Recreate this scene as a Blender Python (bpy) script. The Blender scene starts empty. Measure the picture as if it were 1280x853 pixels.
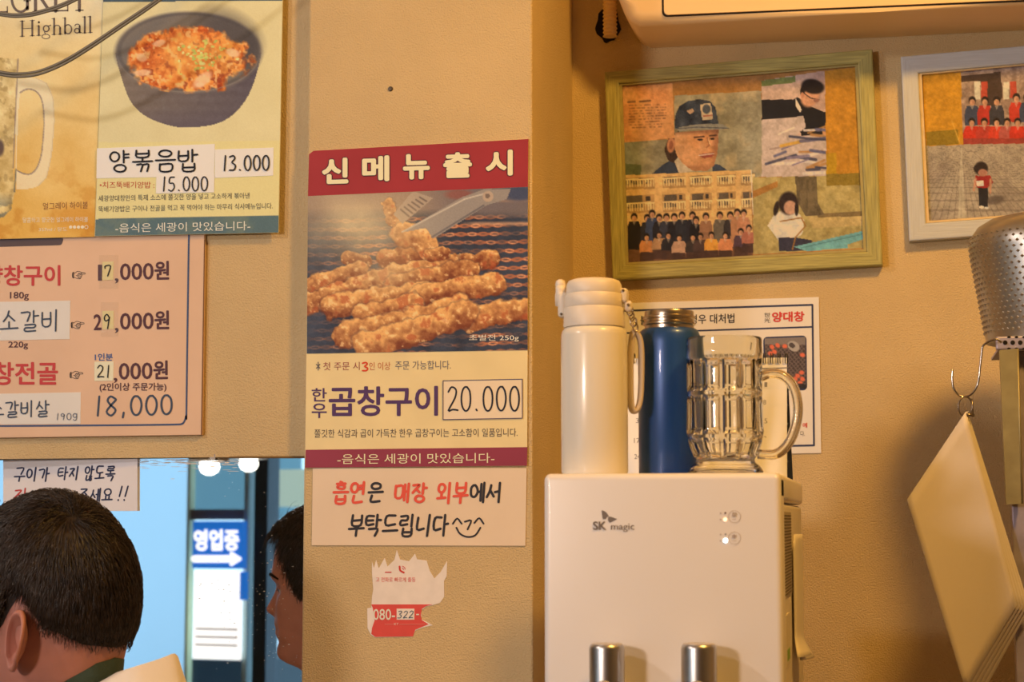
import bpy, bmesh, math, random
import numpy as np
from mathutils import Vector, Matrix

random.seed(7)
rng = np.random.default_rng(11)
SC = bpy.context.scene
COL = SC.collection

# ------------------------------------------------------------------ camera
F = 2200.0
YAW = math.radians(11.8)
HOR = 650.0
PITCH = math.atan((HOR - 426.5) / F)
CAMZ = 1.20
cd = bpy.data.cameras.new('camera')
cam = bpy.data.objects.new('camera', cd)
COL.objects.link(cam)
cam.location = (0, 0, CAMZ)
cam.rotation_euler = (math.pi / 2 + PITCH, 0, YAW)
cd.sensor_width = 36.0
cd.lens = F * 36.0 / 1280.0
cd.clip_start = 0.05
cd.dof.use_dof = True
cd.dof.focus_distance = 2.40
cd.dof.aperture_fstop = 9.0
SC.camera = cam
CR = np.array(cam.rotation_euler.to_matrix())
CO = np.array([0, 0, CAMZ])

# ------------------------------------------------------------------ world, lamps, exposure
w = bpy.data.worlds.new('world')
SC.world = w
w.use_nodes = True
bg = w.node_tree.nodes['Background']
bg.inputs['Color'].default_value = (0.46, 0.68, 0.88, 1)
bg.inputs['Strength'].default_value = 1.95

def area(name, loc, target, size, power, col, sy=None):
    l = bpy.data.lights.new(name, 'AREA')
    l.shape = 'RECTANGLE' if sy else 'DISK'
    l.size = size
    if sy:
        l.size_y = sy
    l.energy = power
    l.color = col
    o = bpy.data.objects.new(name, l)
    COL.objects.link(o)
    o.location = loc
    d = Vector(target) - Vector(loc)
    o.rotation_euler = d.to_track_quat('-Z', 'Y').to_euler()
    return o

LAMPS = [  # location, aim, size, power, colour
    ('cool_lamp', (-2.0, 0.55, 2.40), (-0.6, 2.4, 1.5), 0.16, 11, (1.0, 0.83, 0.74)),
    ('front_lamp', (-1.55, -0.50, 1.68), (-0.2, 2.4, 1.15), 0.30, 26.5, (1.0, 0.79, 0.67)),
    ('warm_lamp', (0.55, 1.25, 2.68), (-0.05, 2.7, 1.1), 0.22, 25.5, (1.0, 0.52, 0.10)),
]
for n, loc, aim, size, pw, col in LAMPS:
    area(n, loc, aim, size, pw, col)

SC.view_settings.view_transform = 'Standard'
SC.view_settings.look = 'None'
SC.view_settings.gamma = 1.0
SC.view_settings.use_curve_mapping = False
SC.view_settings.exposure = 0.06

# ------------------------------------------------------------------ layout constants
YB = 2.37   # plane of the wall section that carries the grill poster
YA = 2.396  # plane of the wall left of it, above the mirror
YC = 2.70   # plane of the wall behind the water dispenser

def rays(u, v):
    u = np.asarray(u, float); v = np.asarray(v, float)
    d = np.stack([(u - 640) / F, -(v - 426.5) / F, -np.ones_like(u * v)], -1) if u.shape == v.shape else None
    return d @ CR.T

def P(u, v, Y):
    """where the photograph's point (u, v) lies on the plane y = Y"""
    d = rays(np.array(u, float), np.array(v, float))
    t = Y / d[..., 1]
    return CO + d * t[..., None]

def p1(u, v, Y):
    return Vector(P(u, v, Y))

def px(Y):
    """metres per photograph pixel at depth Y"""
    return Y / F

# ------------------------------------------------------------------ colour helpers
def lin(c):
    c = np.asarray(c, float) / 255.0
    return np.where(c <= 0.04045, c / 12.92, ((c + 0.055) / 1.055) ** 2.4)

ILL = {'L': np.array([0.94, 0.72, 0.54]), 'R': np.array([0.80, 0.58, 0.36]), 'N': np.array([1., 1., 1.])}

def pig(c, zone='L', mx=0.88):
    """pigment of a surface seen with colour c under the room's light"""
    return np.clip(lin(c) / ILL[zone], 0.004, mx)

MATS = {}
def mat(name, col, rough=0.6, metal=0.0, noise=None, bump=None, spec=0.5, emit=0, coat=0, trans=0, ior=1.45, alpha=1):
    """noise=(scale, amount, stretch) colour variation, bump=(scale, strength, stretch)"""
    if name in MATS:
        return MATS[name]
    m = bpy.data.materials.new(name)
    m.use_nodes = True
    nt = m.node_tree
    b = nt.nodes['Principled BSDF']
    col = tuple(float(x) for x in col[:3]) + (1,)
    b.inputs['Base Color'].default_value = col
    b.inputs['Roughness'].default_value = rough
    b.inputs['Metallic'].default_value = metal
    b.inputs['Specular IOR Level'].default_value = spec
    b.inputs['IOR'].default_value = ior
    b.inputs['Coat Weight'].default_value = coat
    b.inputs['Transmission Weight'].default_value = trans
    if emit:
        b.inputs['Emission Color'].default_value = col
        b.inputs['Emission Strength'].default_value = emit
    def coords(st):
        tc = nt.nodes.new('ShaderNodeTexCoord')
        mp = nt.nodes.new('ShaderNodeMapping')
        mp.inputs['Scale'].default_value = st
        nt.links.new(tc.outputs['Object'], mp.inputs['Vector'])
        return mp.outputs['Vector']
    if noise:
        sc_, am = noise[0], noise[1]
        st = noise[2] if len(noise) > 2 else (1, 1, 1)
        n = nt.nodes.new('ShaderNodeTexNoise')
        n.inputs['Scale'].default_value = sc_
        n.inputs['Detail'].default_value = 5
        nt.links.new(coords(st), n.inputs['Vector'])
        r = nt.nodes.new('ShaderNodeMapRange')
        r.inputs['From Min'].default_value = 0.3
        r.inputs['From Max'].default_value = 0.7
        r.inputs['To Min'].default_value = 1 - am
        r.inputs['To Max'].default_value = 1 + am
        nt.links.new(n.outputs['Fac'], r.inputs['Value'])
        mx = nt.nodes.new('ShaderNodeVectorMath')
        mx.operation = 'SCALE'
        mx.inputs[0].default_value = col[:3]
        nt.links.new(r.outputs['Result'], mx.inputs['Scale'])
        nt.links.new(mx.outputs['Vector'], b.inputs['Base Color'])
    if bump:
        st = bump[2] if len(bump) > 2 else (1, 1, 1)
        n = nt.nodes.new('ShaderNodeTexNoise')
        n.inputs['Scale'].default_value = bump[0]
        n.inputs['Detail'].default_value = 4
        nt.links.new(coords(st), n.inputs['Vector'])
        bp = nt.nodes.new('ShaderNodeBump')
        bp.inputs['Strength'].default_value = bump[1]
        bp.inputs['Distance'].default_value = bump[3] if len(bump) > 3 else 0.002
        nt.links.new(n.outputs['Fac'], bp.inputs['Height'])
        nt.links.new(bp.outputs['Normal'], b.inputs['Normal'])
    MATS[name] = m
    return m

def ink(c, zone='L', rough=0.55):
    key = 'ink_%d_%d_%d_%s' % (c[0], c[1], c[2], zone)
    return mat(key, pig(c, zone), rough, spec=0.1)

def print_mat(name, rough=0.45, spec=0.4, coat=0.0):
    if name in MATS:
        return MATS[name]
    m = bpy.data.materials.new(name)
    m.use_nodes = True
    nt = m.node_tree
    b = nt.nodes['Principled BSDF']
    a = nt.nodes.new('ShaderNodeVertexColor')
    a.layer_name = 'print'
    nt.links.new(a.outputs['Color'], b.inputs['Base Color'])
    b.inputs['Roughness'].default_value = rough
    b.inputs['Specular IOR Level'].default_value = spec
    b.inputs['Coat Weight'].default_value = coat
    b.inputs['Coat Roughness'].default_value = 0.15
    MATS[name] = m
    return m

def glass_pane_mat(name, tint=(1, 1, 1), rough=0.02, f0=0.05):
    if name in MATS:
        return MATS[name]
    m = bpy.data.materials.new(name)
    m.use_nodes = True
    nt = m.node_tree
    for n in list(nt.nodes):
        nt.nodes.remove(n)
    out = nt.nodes.new('ShaderNodeOutputMaterial')
    tr = nt.nodes.new('ShaderNodeBsdfTransparent')
    tr.inputs['Color'].default_value = tuple(tint) + (1,)
    gl = nt.nodes.new('ShaderNodeBsdfGlossy')
    gl.inputs['Roughness'].default_value = rough
    lw = nt.nodes.new('ShaderNodeLayerWeight')
    lw.inputs['Blend'].default_value = .5
    pw = nt.nodes.new('ShaderNodeMath'); pw.operation = 'POWER'; pw.inputs[1].default_value = 4.0
    fr = nt.nodes.new('ShaderNodeMath'); fr.operation = 'MULTIPLY_ADD'; fr.inputs[1].default_value = .55; fr.inputs[2].default_value = f0 * .5
    nt.links.new(lw.outputs['Facing'], pw.inputs[0])
    nt.links.new(pw.outputs[0], fr.inputs[0])
    mx = nt.nodes.new('ShaderNodeMixShader')
    nt.links.new(fr.outputs[0], mx.inputs[0])
    nt.links.new(tr.outputs[0], mx.inputs[1])
    nt.links.new(gl.outputs[0], mx.inputs[2])
    nt.links.new(mx.outputs[0], out.inputs[0])
    MATS[name] = m
    return m

# ------------------------------------------------------------------ object helpers
def link(name, me, m, parent=None, smooth=False):
    if m is not None:
        for mm in (m if isinstance(m, (list, tuple)) else [m]):
            me.materials.append(mm)
    if smooth:
        me.polygons.foreach_set('use_smooth', [True] * len(me.polygons))
    o = bpy.data.objects.new(name, me)
    COL.objects.link(o)
    if parent is not None:
        o.parent = parent
        r = parent
        while r.parent is not None:
            r = r.parent
        if parent.parent is None:
            o.matrix_parent_inverse = Matrix.Translation(-Vector(parent.location))
    return o

def mesh(name, verts, faces, m, parent=None, smooth=False):
    me = bpy.data.meshes.new(name)
    me.from_pydata([tuple(map(float, v)) for v in verts], [], [tuple(int(i) for i in f) for f in faces])
    me.update()
    return link(name, me, m, parent, smooth)

def frombm(name, bm, m, parent=None, smooth=False):
    me = bpy.data.meshes.new(name)
    bmesh.ops.recalc_face_normals(bm, faces=bm.faces)
    bm.to_mesh(me)
    bm.free()
    return link(name, me, m, parent, smooth)

def thing(name, label, cat, loc=(0, 0, 0), group=None):
    o = bpy.data.objects.new(name, None)
    COL.objects.link(o)
    o.empty_display_size = 0.05
    o.location = loc
    return tag(o, label, cat, group)

def tag(o, label, cat, group=None):
    o['label'] = label
    o['category'] = cat
    if group:
        o['group'] = group
    return o

def struct(o):
    o['kind'] = 'structure'
    return o

def box_bm(x0, x1, y0, y1, z0, z1, bevel=0, seg=2, bm=None):
    own = bm or bmesh.new()
    r = bmesh.ops.create_cube(own, size=1)
    for v in r['verts']:
        v.co = Vector(((x0 + x1) / 2 + v.co.x * (x1 - x0), (y0 + y1) / 2 + v.co.y * (y1 - y0), (z0 + z1) / 2 + v.co.z * (z1 - z0)))
    if bevel:
        es = set()
        for v in r['verts']:
            es.update(v.link_edges)
        bmesh.ops.bevel(own, geom=list(es), offset=bevel, segments=seg, profile=0.5, affect='EDGES')
    return own

def box(name, x0, x1, y0, y1, z0, z1, m, parent=None, bevel=0, seg=2, smooth=False):
    return frombm(name, box_bm(x0, x1, y0, y1, z0, z1, bevel, seg), m, parent, smooth)

def plate(name, pts, Y, thick, m, parent=None, bevel=0):
    """flat sheet whose outline is given in photograph points, lying with its face on y = Y"""
    pts = np.array(pts, float)
    fr = P(pts[:, 0], pts[:, 1], Y)
    bk = fr + np.array([0, thick, 0])
    n = len(pts)
    bm = bmesh.new()
    a = [bm.verts.new(x) for x in fr]
    b = [bm.verts.new(x) for x in bk]
    ff = bm.faces.new(a)
    bm.faces.new(b[::-1])
    for i in range(n):
        j = (i + 1) % n
        bm.faces.new((a[i], b[i], b[j], a[j]))
    if bevel:
        bmesh.ops.bevel(bm, geom=list(ff.edges), offset=bevel, segments=2, profile=0.5, affect='EDGES')
    return frombm(name, bm, m, parent)

def rect(u0, v0, u1, v1, sl=0.0):
    """rectangle in photograph points; sl = rise of v per pixel to the right"""
    d = (u1 - u0) * sl
    return [(u0, v0), (u1, v0 + d), (u1, v1 + d), (u0, v1)]

def rrect(q, r, n=5):
    """rounded version of a quad of photograph points"""
    out = []
    q = [np.array(p, float) for p in q]
    for i in range(4):
        p, a, b = q[i], q[i - 1], q[(i + 1) % 4]
        da = (a - p) / np.linalg.norm(a - p); db = (b - p) / np.linalg.norm(b - p)
        for k in range(n + 1):
            t = k / n * math.pi / 2
            c = p + (da + db) * r
            out.append(tuple(c - db * r * math.cos(t) - da * r * math.sin(t)))
    return out

def lathe(name, prof, loc, m, parent=None, n=48, smooth=True, rfun=None):
    """prof: (radius, z) from bottom to top"""
    vs, fs = [], []
    k = len(prof)
    for i, (r, z) in enumerate(prof):
        for j in range(n):
            a = 2 * math.pi * j / n
            rr = r if rfun is None else rfun(r, z, a)
            vs.append((loc[0] + rr * math.cos(a), loc[1] + rr * math.sin(a), loc[2] + z))
    for i in range(k - 1):
        for j in range(n):
            fs.append((i * n + j, i * n + (j + 1) % n, (i + 1) * n + (j + 1) % n, (i + 1) * n + j))
    fs.append(tuple(range(n))[::-1])
    fs.append(tuple((k - 1) * n + j for j in range(n)))
    o = mesh(name, vs, fs, m, parent, smooth)
    if smooth:
        o.data.set_sharp_from_angle(angle=math.radians(45))
    return o

def smooth_path(pts, n=6, closed=False):
    pts = [np.array(p, float) for p in pts]
    k = len(pts)
    out = []
    rngk = range(k) if closed else range(k - 1)
    for i in rngk:
        a = pts[(i - 1) % k] if (closed or i > 0) else 2 * pts[0] - pts[1]
        b = pts[i]; c = pts[(i + 1) % k]
        d = pts[(i + 2) % k] if (closed or i + 2 < k) else 2 * pts[-1] - pts[-2]
        for j in range(n):
            t = j / n
            out.append(0.5 * (2 * b + (c - a) * t + (2 * a - 5 * b + 4 * c - d) * t * t + (3 * b - a - 3 * c + d) * t ** 3))
    if not closed:
        out.append(pts[-1])
    return out

def tube_geo(path, r, n=8, closed=False, flat=None):
    path = [Vector(tuple(map(float, p))) for p in path]
    k = len(path)
    rs = r if hasattr(r, '__len__') else [r] * k
    vs, fs = [], []
    up = None
    for i in range(k):
        if closed:
            t = path[(i + 1) % k] - path[i - 1]
        else:
            t = path[min(i + 1, k - 1)] - path[max(i - 1, 0)]
        t.normalize()
        if up is None:
            up = Vector((0, 1, 0)) if abs(t.y) < 0.8 else Vector((1, 0, 0))
        s = t.cross(up).normalized()
        up = s.cross(t).normalized()
        f = flat or 1.0
        for j in range(n):
            a = 2 * math.pi * j / n
            vs.append(path[i] + s * math.cos(a) * rs[i] + up * math.sin(a) * rs[i] * f)
    for i in range(k if closed else k - 1):
        i2 = (i + 1) % k
        for j in range(n):
            fs.append((i * n + j, i * n + (j + 1) % n, i2 * n + (j + 1) % n, i2 * n + j))
    if not closed:
        fs.append(tuple(range(n))[::-1])
        fs.append(tuple((k - 1) * n + j for j in range(n)))
    return vs, fs

def tube(name, path, r, m, parent=None, n=8, closed=False, flat=None):
    vs, fs = tube_geo(path, r, n, closed, flat)
    return mesh(name, vs, fs, m, parent, True)

# ------------------------------------------------------------------ printed lettering
def glyphs(body, bold=0.0, shear=0.0, space=1.0):
    c = bpy.data.curves.new('lettering', 'FONT')
    c.body = body
    c.resolution_u = 3
    c.offset = bold
    c.shear = shear
    c.space_character = space
    o = bpy.data.objects.new('lettering', c)
    me = bpy.data.meshes.new_from_object(o)
    vs = np.array([v.co[:2] for v in me.vertices])
    fs = [tuple(p.vertices) for p in me.polygons]
    bpy.data.objects.remove(o)
    bpy.data.curves.remove(c)
    bpy.data.meshes.remove(me)
    return vs, fs

EPS = 0.0005
def text(body, u0, v0, u1, v1, Y, m, parent, sl=0.0, bold=0.0, shear=0.0, space=1.0, name='lettering', lift=EPS, where=None):
    """printed words filling the box u0..u1, v0..v1 of photograph points on the plane y = Y"""
    vs, fs = glyphs(body, 0.0, shear, space)
    fat = bold * (v1 - v0) * 1.05
    mn, mx = vs.min(0), vs.max(0)
    s = (vs[:, 0] - mn[0]) / (mx[0] - mn[0])
    t = (vs[:, 1] - mn[1]) / max(mx[1] - mn[1], 1e-6)
    u = u0 + fat + s * (u1 - u0 - 2 * fat)
    v = v1 - fat - t * (v1 - v0 - 2 * fat) + (u - u0) * sl
    if fat > .12:  # heavier weight: the same letters struck several times, slightly shifted
        n = len(u)
        ds = [(fat * math.cos(a), fat * math.sin(a)) for a in np.linspace(0, 2 * math.pi, 9)[:-1]]
        fs = [tuple(i + k * n for i in f) for k in range(8) for f in fs]
        u, v = np.concatenate([u + d[0] for d in ds]), np.concatenate([v + d[1] for d in ds])
    pts = P(u, v, Y - lift) if where is None else where(u, v)
    if fat > .12:
        pts = pts + np.array([0, -1.0, 0]) * (np.repeat(np.arange(8), n) * 2.5e-5)[:, None]
    return mesh(name, pts, fs, m, parent)

# ------------------------------------------------------------------ handwriting
def _circ(cx=.5, cy=.5, rx=.5, ry=.5, n=10, a0=-1.3):
    return [(cx + rx * math.cos(a0 - 2 * math.pi * i / n), cy + ry * math.sin(a0 - 2 * math.pi * i / n)) for i in range(n + 1)]
CONS = {
 'g': [[(0, .08), (1, .05), (.72, 1)]], 'n': [[(.05, 0), (0, .92), (1, .85)]],
 'd': [[(.95, 0), (0, .06), (.02, .95), (1, .88)]], 'r': [[(0, .05), (.95, 0), (.85, .45), (.05, .5), (.02, .97), (1, .9)]],
 'm': [[(0, 0), (.05, 1), (.95, .95), (1, .03), (0, .05)]], 'b': [[(.02, 0), (.05, 1), (.95, .97), (1, 0)], [(.05, .52), (.97, .48)]],
 's': [[(.5, 0), (.35, .5), (0, 1)], [(.42, .4), (1, .95)]], 'o': [_circ()],
 'j': [[(.05, .08), (.95, .03), (.5, .5), (0, 1)], [(.5, .5), (1, .97)]],
 'ch': [[(.35, -.12), (.6, -.02)], [(.05, .18), (.95, .14), (.5, .55), (0, 1)], [(.5, .55), (1, .97)]],
 'k': [[(0, .08), (1, .05), (.72, 1)], [(.05, .5), (.85, .45)]], 't': [[(.95, 0), (0, .06), (.02, .95), (1, .88)], [(.03, .5), (.9, .44)]],
 'p': [[(0, .05), (1, .03)], [(.3, .05), (.33, .9)], [(.7, .05), (.66, .9)], [(0, .95), (1, .9)]],
 'h': [[(.4, -.1), (.6, 0)], [(.05, .22), (.95, .18)], _circ(.5, .68, .38, .32)],
}
INI = ['g', 'gg', 'n', 'd', 'dd', 'r', 'm', 'b', 'bb', 's', 'ss', 'o', 'j', 'jj', 'ch', 'k', 't', 'p', 'h']
FIN = ['', 'g', 'gg', 'gs', 'n', 'nj', 'nh', 'd', 'r', 'rg', 'rm', 'rb', 'rs', 'rt', 'rp', 'rh', 'm', 'b', 'bs', 's', 'ss', 'o', 'j', 'ch', 'k', 't', 'p', 'h']
VOW = ['a', 'ae', 'ya', 'yae', 'eo', 'e', 'yeo', 'ye', 'o', 'wa', 'wae', 'oe', 'yo', 'u', 'wo', 'we', 'wi', 'yu', 'eu', 'ui', 'i']
VERT = {'a': [[(.35, 0), (.35, 1)], [(.35, .45), (.95, .42)]], 'ae': [[(.2, .05), (.2, .9)], [(.2, .45), (.75, .43)], [(.75, 0), (.75, 1)]],
 'ya': [[(.35, 0), (.35, 1)], [(.35, .33), (.95, .3)], [(.35, .6), (.95, .57)]], 'eo': [[(.7, 0), (.7, 1)], [(0, .47), (.7, .43)]],
 'e': [[(.0, .47), (.4, .44)], [(.4, .05), (.4, .92)], [(.85, 0), (.85, 1)]], 'yeo': [[(.7, 0), (.7, 1)], [(.05, .33), (.7, .3)], [(.05, .6), (.7, .57)]],
 'ye': [[(0, .33), (.4, .3)], [(0, .6), (.4, .57)], [(.4, .05), (.4, .92)], [(.85, 0), (.85, 1)]], 'i': [[(.55, 0), (.5, 1)]]}
HORZ = {'o': [[(.5, .0), (.5, .65)], [(0, .7), (1, .62)]], 'u': [[(0, .3), (1, .22)], [(.52, .3), (.5, 1)]],
 'eu': [[(0, .5), (1, .42)]], 'yo': [[(.33, .05), (.33, .65)], [(.67, .05), (.67, .65)], [(0, .7), (1, .65)]],
 'yu': [[(0, .3), (1, .25)], [(.33, .3), (.3, 1)], [(.67, .3), (.68, 1)]]}
MIX = {'wa': ('o', 'a'), 'wae': ('o', 'ae'), 'oe': ('o', 'i'), 'wo': ('u', 'eo'), 'we': ('u', 'e'), 'wi': ('u', 'i'), 'ui': ('eu', 'i')}
DIG = {'0': [_circ(.5, .5, .42, .5)], '1': [[(.62, 0), (.42, 1)]], '2': [[(.1, .2), (.4, 0), (.8, .12), (.7, .45), (.1, .97), (.5, .92), (.95, .95)]],
 '3': [[(.1, .08), (.6, 0), (.8, .2), (.4, .45), (.85, .65), (.7, .95), (.1, .97)]], '4': [[(.7, 1), (.7, 0), (.1, .65), (.95, .62)]],
 '5': [[(.85, .02), (.3, .05), (.2, .42), (.7, .45), (.85, .75), (.5, 1), (.1, .92)]], '7': [[(.08, .25), (.1, .05), (.85, .03), (.45, 1)]],
 '8': [[(.8, .12), (.45, 0), (.2, .2), (.45, .45), (.85, .72), (.5, 1), (.12, .8), (.5, .45), (.85, .2), (.8, .12)]],
 '9': [[(.8, .25), (.5, .02), (.15, .2), (.3, .48), (.75, .35), (.8, .2), (.6, 1)]], '.': [[(.4, .93), (.5, .97)]], ',': [[(.5, .88), (.35, 1.12)]],
 'g': [_circ(.45, .32, .35, .3), [(.8, .05), (.8, .8), (.5, 1.1), (.15, .95)]], '!': [[(.7, 0), (.5, .7)], [(.42, .93), (.44, .97)]], ':': [[(.5, .3), (.52, .33)], [(.5, .75), (.52, .78)]],
 '^': [[(0, .6), (.5, .0), (1, .6)]], '?': [[(.1, .2), (.8, .1), (.4, 1)]], '*': [[(.5, 0), (.5, 1)], [(.1, .25), (.9, .75)], [(.9, .25), (.1, .75)]]}
def _cons(code, x, y, w_, h):
    if code in CONS:
        return [[(x + a * w_, y + b * h) for a, b in st] for st in CONS[code]]
    if len(code) == 2:
        return _cons(code[0], x, y, w_ * .46, h) + _cons(code[1], x + w_ * .54, y, w_ * .46, h)
    return []
def _put(sts, x, y, w_, h):
    return [[(x + a * w_, y + b * h) for a, b in st] for st in sts]
def syllable(ch):
    k = ord(ch) - 0xAC00
    if k < 0 or k > 11171:
        return DIG.get(ch, [])
    i, vv, f = INI[k // 588], VOW[(k % 588) // 28], FIN[k % 28]
    out = []
    bot = .56 if f else 1.0
    if vv in VERT:
        out += _cons(i, .02, .12 if not f else .06, .46, (.62 if not f else .44))
        out += _put(VERT[vv], .55, 0, .42, bot if f else 1.0)
    elif vv in HORZ:
        h = .48 if not f else .30
        out += _cons(i, .18, 0.02, .62, h)
        out += _put(HORZ[vv], .02, h + .05, .96, (.48 if not f else .28))
    else:
        a, b = MIX[vv]
        out += _cons(i, .04, .05, .46, .42 if not f else .28)
        out += _put(HORZ[a], 0, .52 if not f else .34, .58, .34 if not f else .22)
        out += _put(VERT[b], .6, 0, .38, bot)
    if f:
        out += _cons(f, .22, .66, .58, .34)
    return out
def ribbon(path, wd):
    """flat pen stroke (2-D) with round ends"""
    p = [np.array(q, float) for q in path]
    vs, fs = [], []
    for i in range(len(p)):
        t = p[min(i + 1, len(p) - 1)] - p[max(i - 1, 0)]
        t = t / (np.linalg.norm(t) + 1e-9)
        nrm = np.array([-t[1], t[0]]) * wd / 2
        vs += [p[i] + nrm, p[i] - nrm]
    for i in range(len(p) - 1):
        fs.append((2 * i, 2 * i + 2, 2 * i + 3, 2 * i + 1))
    for q in (p[0], p[-1]):
        b = len(vs)
        vs += [q + wd / 2 * np.array([math.cos(a), math.sin(a)]) for a in np.linspace(0, 2 * math.pi, 9)[:-1]]
        fs.append(tuple(range(b, b + 8)))
    return vs, fs
def strokes_mesh(sts, wd, Y, m, parent, name='handwriting', lift=EPS, where=None):
    V_, F_, lv = [], [], []
    for i, st in enumerate(sts):
        st = smooth_path(st, 3) if len(st) > 2 else st
        a, b = ribbon(st, wd)
        o = len(V_)
        k = len(a) - 16
        lv += [i % 9 * 3] * k + [i % 9 * 3 + 1] * 8 + [i % 9 * 3 + 2] * 8
        V_ += a
        F_ += [tuple(i + o for i in f) for f in b]
    V_ = np.array(V_)
    pts = P(V_[:, 0], V_[:, 1], Y - lift) if where is None else where(V_[:, 0], V_[:, 1])
    pts = pts + np.array([0, -1.0, 0]) * (np.array(lv) * 1.2e-5)[:, None]
    return mesh(name, pts, F_, m, parent)
def hand(body, u0, v0, u1, v1, wd, Y, m, parent, sl=0.0, widths=None, jit=.03, lift=EPS, name='handwriting', lean=0.0):
    """handwritten words: syllables drawn stroke by stroke in the box u0..u1, v0..v1"""
    ws = []
    for ch in body:
        ws.append(.45 if ch == ' ' else (.38 if ch in '.,!:' else (.42 if ch == '1' else (.66 if ch in DIG else 1.0))))
    tot = sum(ws) + .14 * (len(ws) - 1)
    x = 0
    sts = []
    h = v1 - v0
    for ch, w_ in zip(body, ws):
        if ch != ' ':
            dy = random.uniform(-.5, .5) * jit * h
            for st in syllable(ch):
                q = []
                for a, b in st:
                    uu = u0 + (x + a * w_) / tot * (u1 - u0) + random.uniform(-1, 1) * jit * h * .3
                    vv = v0 + b * h + dy + random.uniform(-1, 1) * jit * h * .3
                    q.append((uu - lean * (b - .5) * h, vv + (uu - u0) * sl))
                sts.append(q)
        x += w_ + .14
    return strokes_mesh(sts, wd, Y, m, parent, name, lift)

# ------------------------------------------------------------------ printed pictures (colour stored per vertex)
def vnoise(U, V, sc, seed):
    r = np.random.default_rng(seed)
    g = r.random((64, 64))
    x = U / sc; y = V / sc
    xi = np.floor(x).astype(int); yi = np.floor(y).astype(int)
    fx = x - xi; fy = y - yi
    fx = fx * fx * (3 - 2 * fx); fy = fy * fy * (3 - 2 * fy)
    def G(a, b):
        return g[a % 64, b % 64]
    return (G(xi, yi) * (1 - fx) + G(xi + 1, yi) * fx) * (1 - fy) + (G(xi, yi + 1) * (1 - fx) + G(xi + 1, yi + 1) * fx) * fy
def fbm(U, V, sc, seed, n=4):
    o = 0; a = 1; t = 0
    for i in range(n):
        o = o + a * vnoise(U, V, sc / 2 ** i, seed + i * 7)
        t += a; a *= .55
    return o / t

class Paint:
    def __init__(s, quad, step=1.0):
        q = np.array(quad, float)
        nu = max(2, int(max(np.linalg.norm(q[1] - q[0]), np.linalg.norm(q[2] - q[3])) / step) + 1)
        nv = max(2, int(max(np.linalg.norm(q[3] - q[0]), np.linalg.norm(q[2] - q[1])) / step) + 1)
        S, T = np.meshgrid(np.linspace(0, 1, nu), np.linspace(0, 1, nv))
        s.S, s.T = S, T
        B = (q[0] * ((1 - S) * (1 - T))[..., None] + q[1] * (S * (1 - T))[..., None] + q[2] * (S * T)[..., None] + q[3] * ((1 - S) * T)[..., None])
        s.U, s.V = B[..., 0], B[..., 1]
        s.rgb = np.zeros(S.shape + (3,))
        s.X, s.Y = s.U, s.V
    def view(s, ox, oy, k):
        """read positions in the coordinates of an enlarged crop"""
        s.X = (s.U - ox) * k; s.Y = (s.V - oy) * k
    def mixin(s, mask, col):
        mask = np.clip(mask, 0, 1)[..., None]
        s.rgb = s.rgb * (1 - mask) + np.asarray(col, float) * mask
    def ell(s, cx, cy, rx, ry, rot=0, soft=.08):
        c, n = math.cos(rot), math.sin(rot)
        dx, dy = s.X - cx, s.Y - cy
        d = np.sqrt(((dx * c + dy * n) / rx) ** 2 + ((-dx * n + dy * c) / ry) ** 2)
        return np.clip((1 - d) / soft + .5, 0, 1)
    def cap(s, a, b, r0, r1=None, wob=0, seed=0):
        r1 = r0 if r1 is None else r1
        a = np.array(a, float); b = np.array(b, float)
        d = b - a
        t = np.clip(((s.X - a[0]) * d[0] + (s.Y - a[1]) * d[1]) / (d @ d + 1e-9), 0, 1)
        ex = s.X - a[0] - t * d[0]; ey = s.Y - a[1] - t * d[1]
        r = r0 + (r1 - r0) * t
        if wob:
            r = r * (1 + wob * (fbm(s.X, s.Y, r0 * .9, seed) - .5) * 2)
        return np.sqrt(ex * ex + ey * ey) / r, ey / r, t
    def line(s, pts, wd, col, a=1.0):
        for p, q in zip(pts[:-1], pts[1:]):
            d, _, _ = s.cap(p, q, wd / 2)
            s.mixin(np.clip((1 - d) * 1.5 + .4, 0, 1) * a, col)
    def poly(s, pts, soft=None):
        pts = np.array(pts, float)
        ins = np.zeros(s.X.shape, bool)
        n = len(pts)
        for i in range(n):
            x0, y0 = pts[i]; x1, y1 = pts[(i + 1) % n]
            if y0 == y1:
                continue
            c = ((y0 > s.Y) != (y1 > s.Y)) & (s.X < (x1 - x0) * (s.Y - y0) / (y1 - y0) + x0)
            ins ^= c
        return ins.astype(float)
    def build(s, name, Y, zone, m, parent, where=None, gain=1.0, lift=EPS):
        nv, nu = s.S.shape
        pts = P(s.U.ravel(), s.V.ravel(), Y - lift) if where is None else where(s.U.ravel(), s.V.ravel())
        i = np.arange(nv * nu).reshape(nv, nu)
        f = np.stack([i[:-1, :-1], i[1:, :-1], i[1:, 1:], i[:-1, 1:]], -1).reshape(-1, 4)
        me = bpy.data.meshes.new(name)
        me.vertices.add(nv * nu)
        me.vertices.foreach_set('co', pts.ravel())
        me.loops.add(f.size)
        me.loops.foreach_set('vertex_index', f.ravel())
        me.polygons.add(len(f))
        me.polygons.foreach_set('loop_start', np.arange(0, f.size, 4))
        me.update(calc_edges=True)
        at = me.color_attributes.new('print', 'FLOAT_COLOR', 'POINT')
        c = np.clip(lin(np.clip(s.rgb, 0, 255)) * gain / ILL[zone], .003, .9).reshape(-1, 3)
        at.data.foreach_set('color', np.concatenate([c, np.ones((len(c), 1))], 1).ravel())
        return link(name, me, m, parent)

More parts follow.
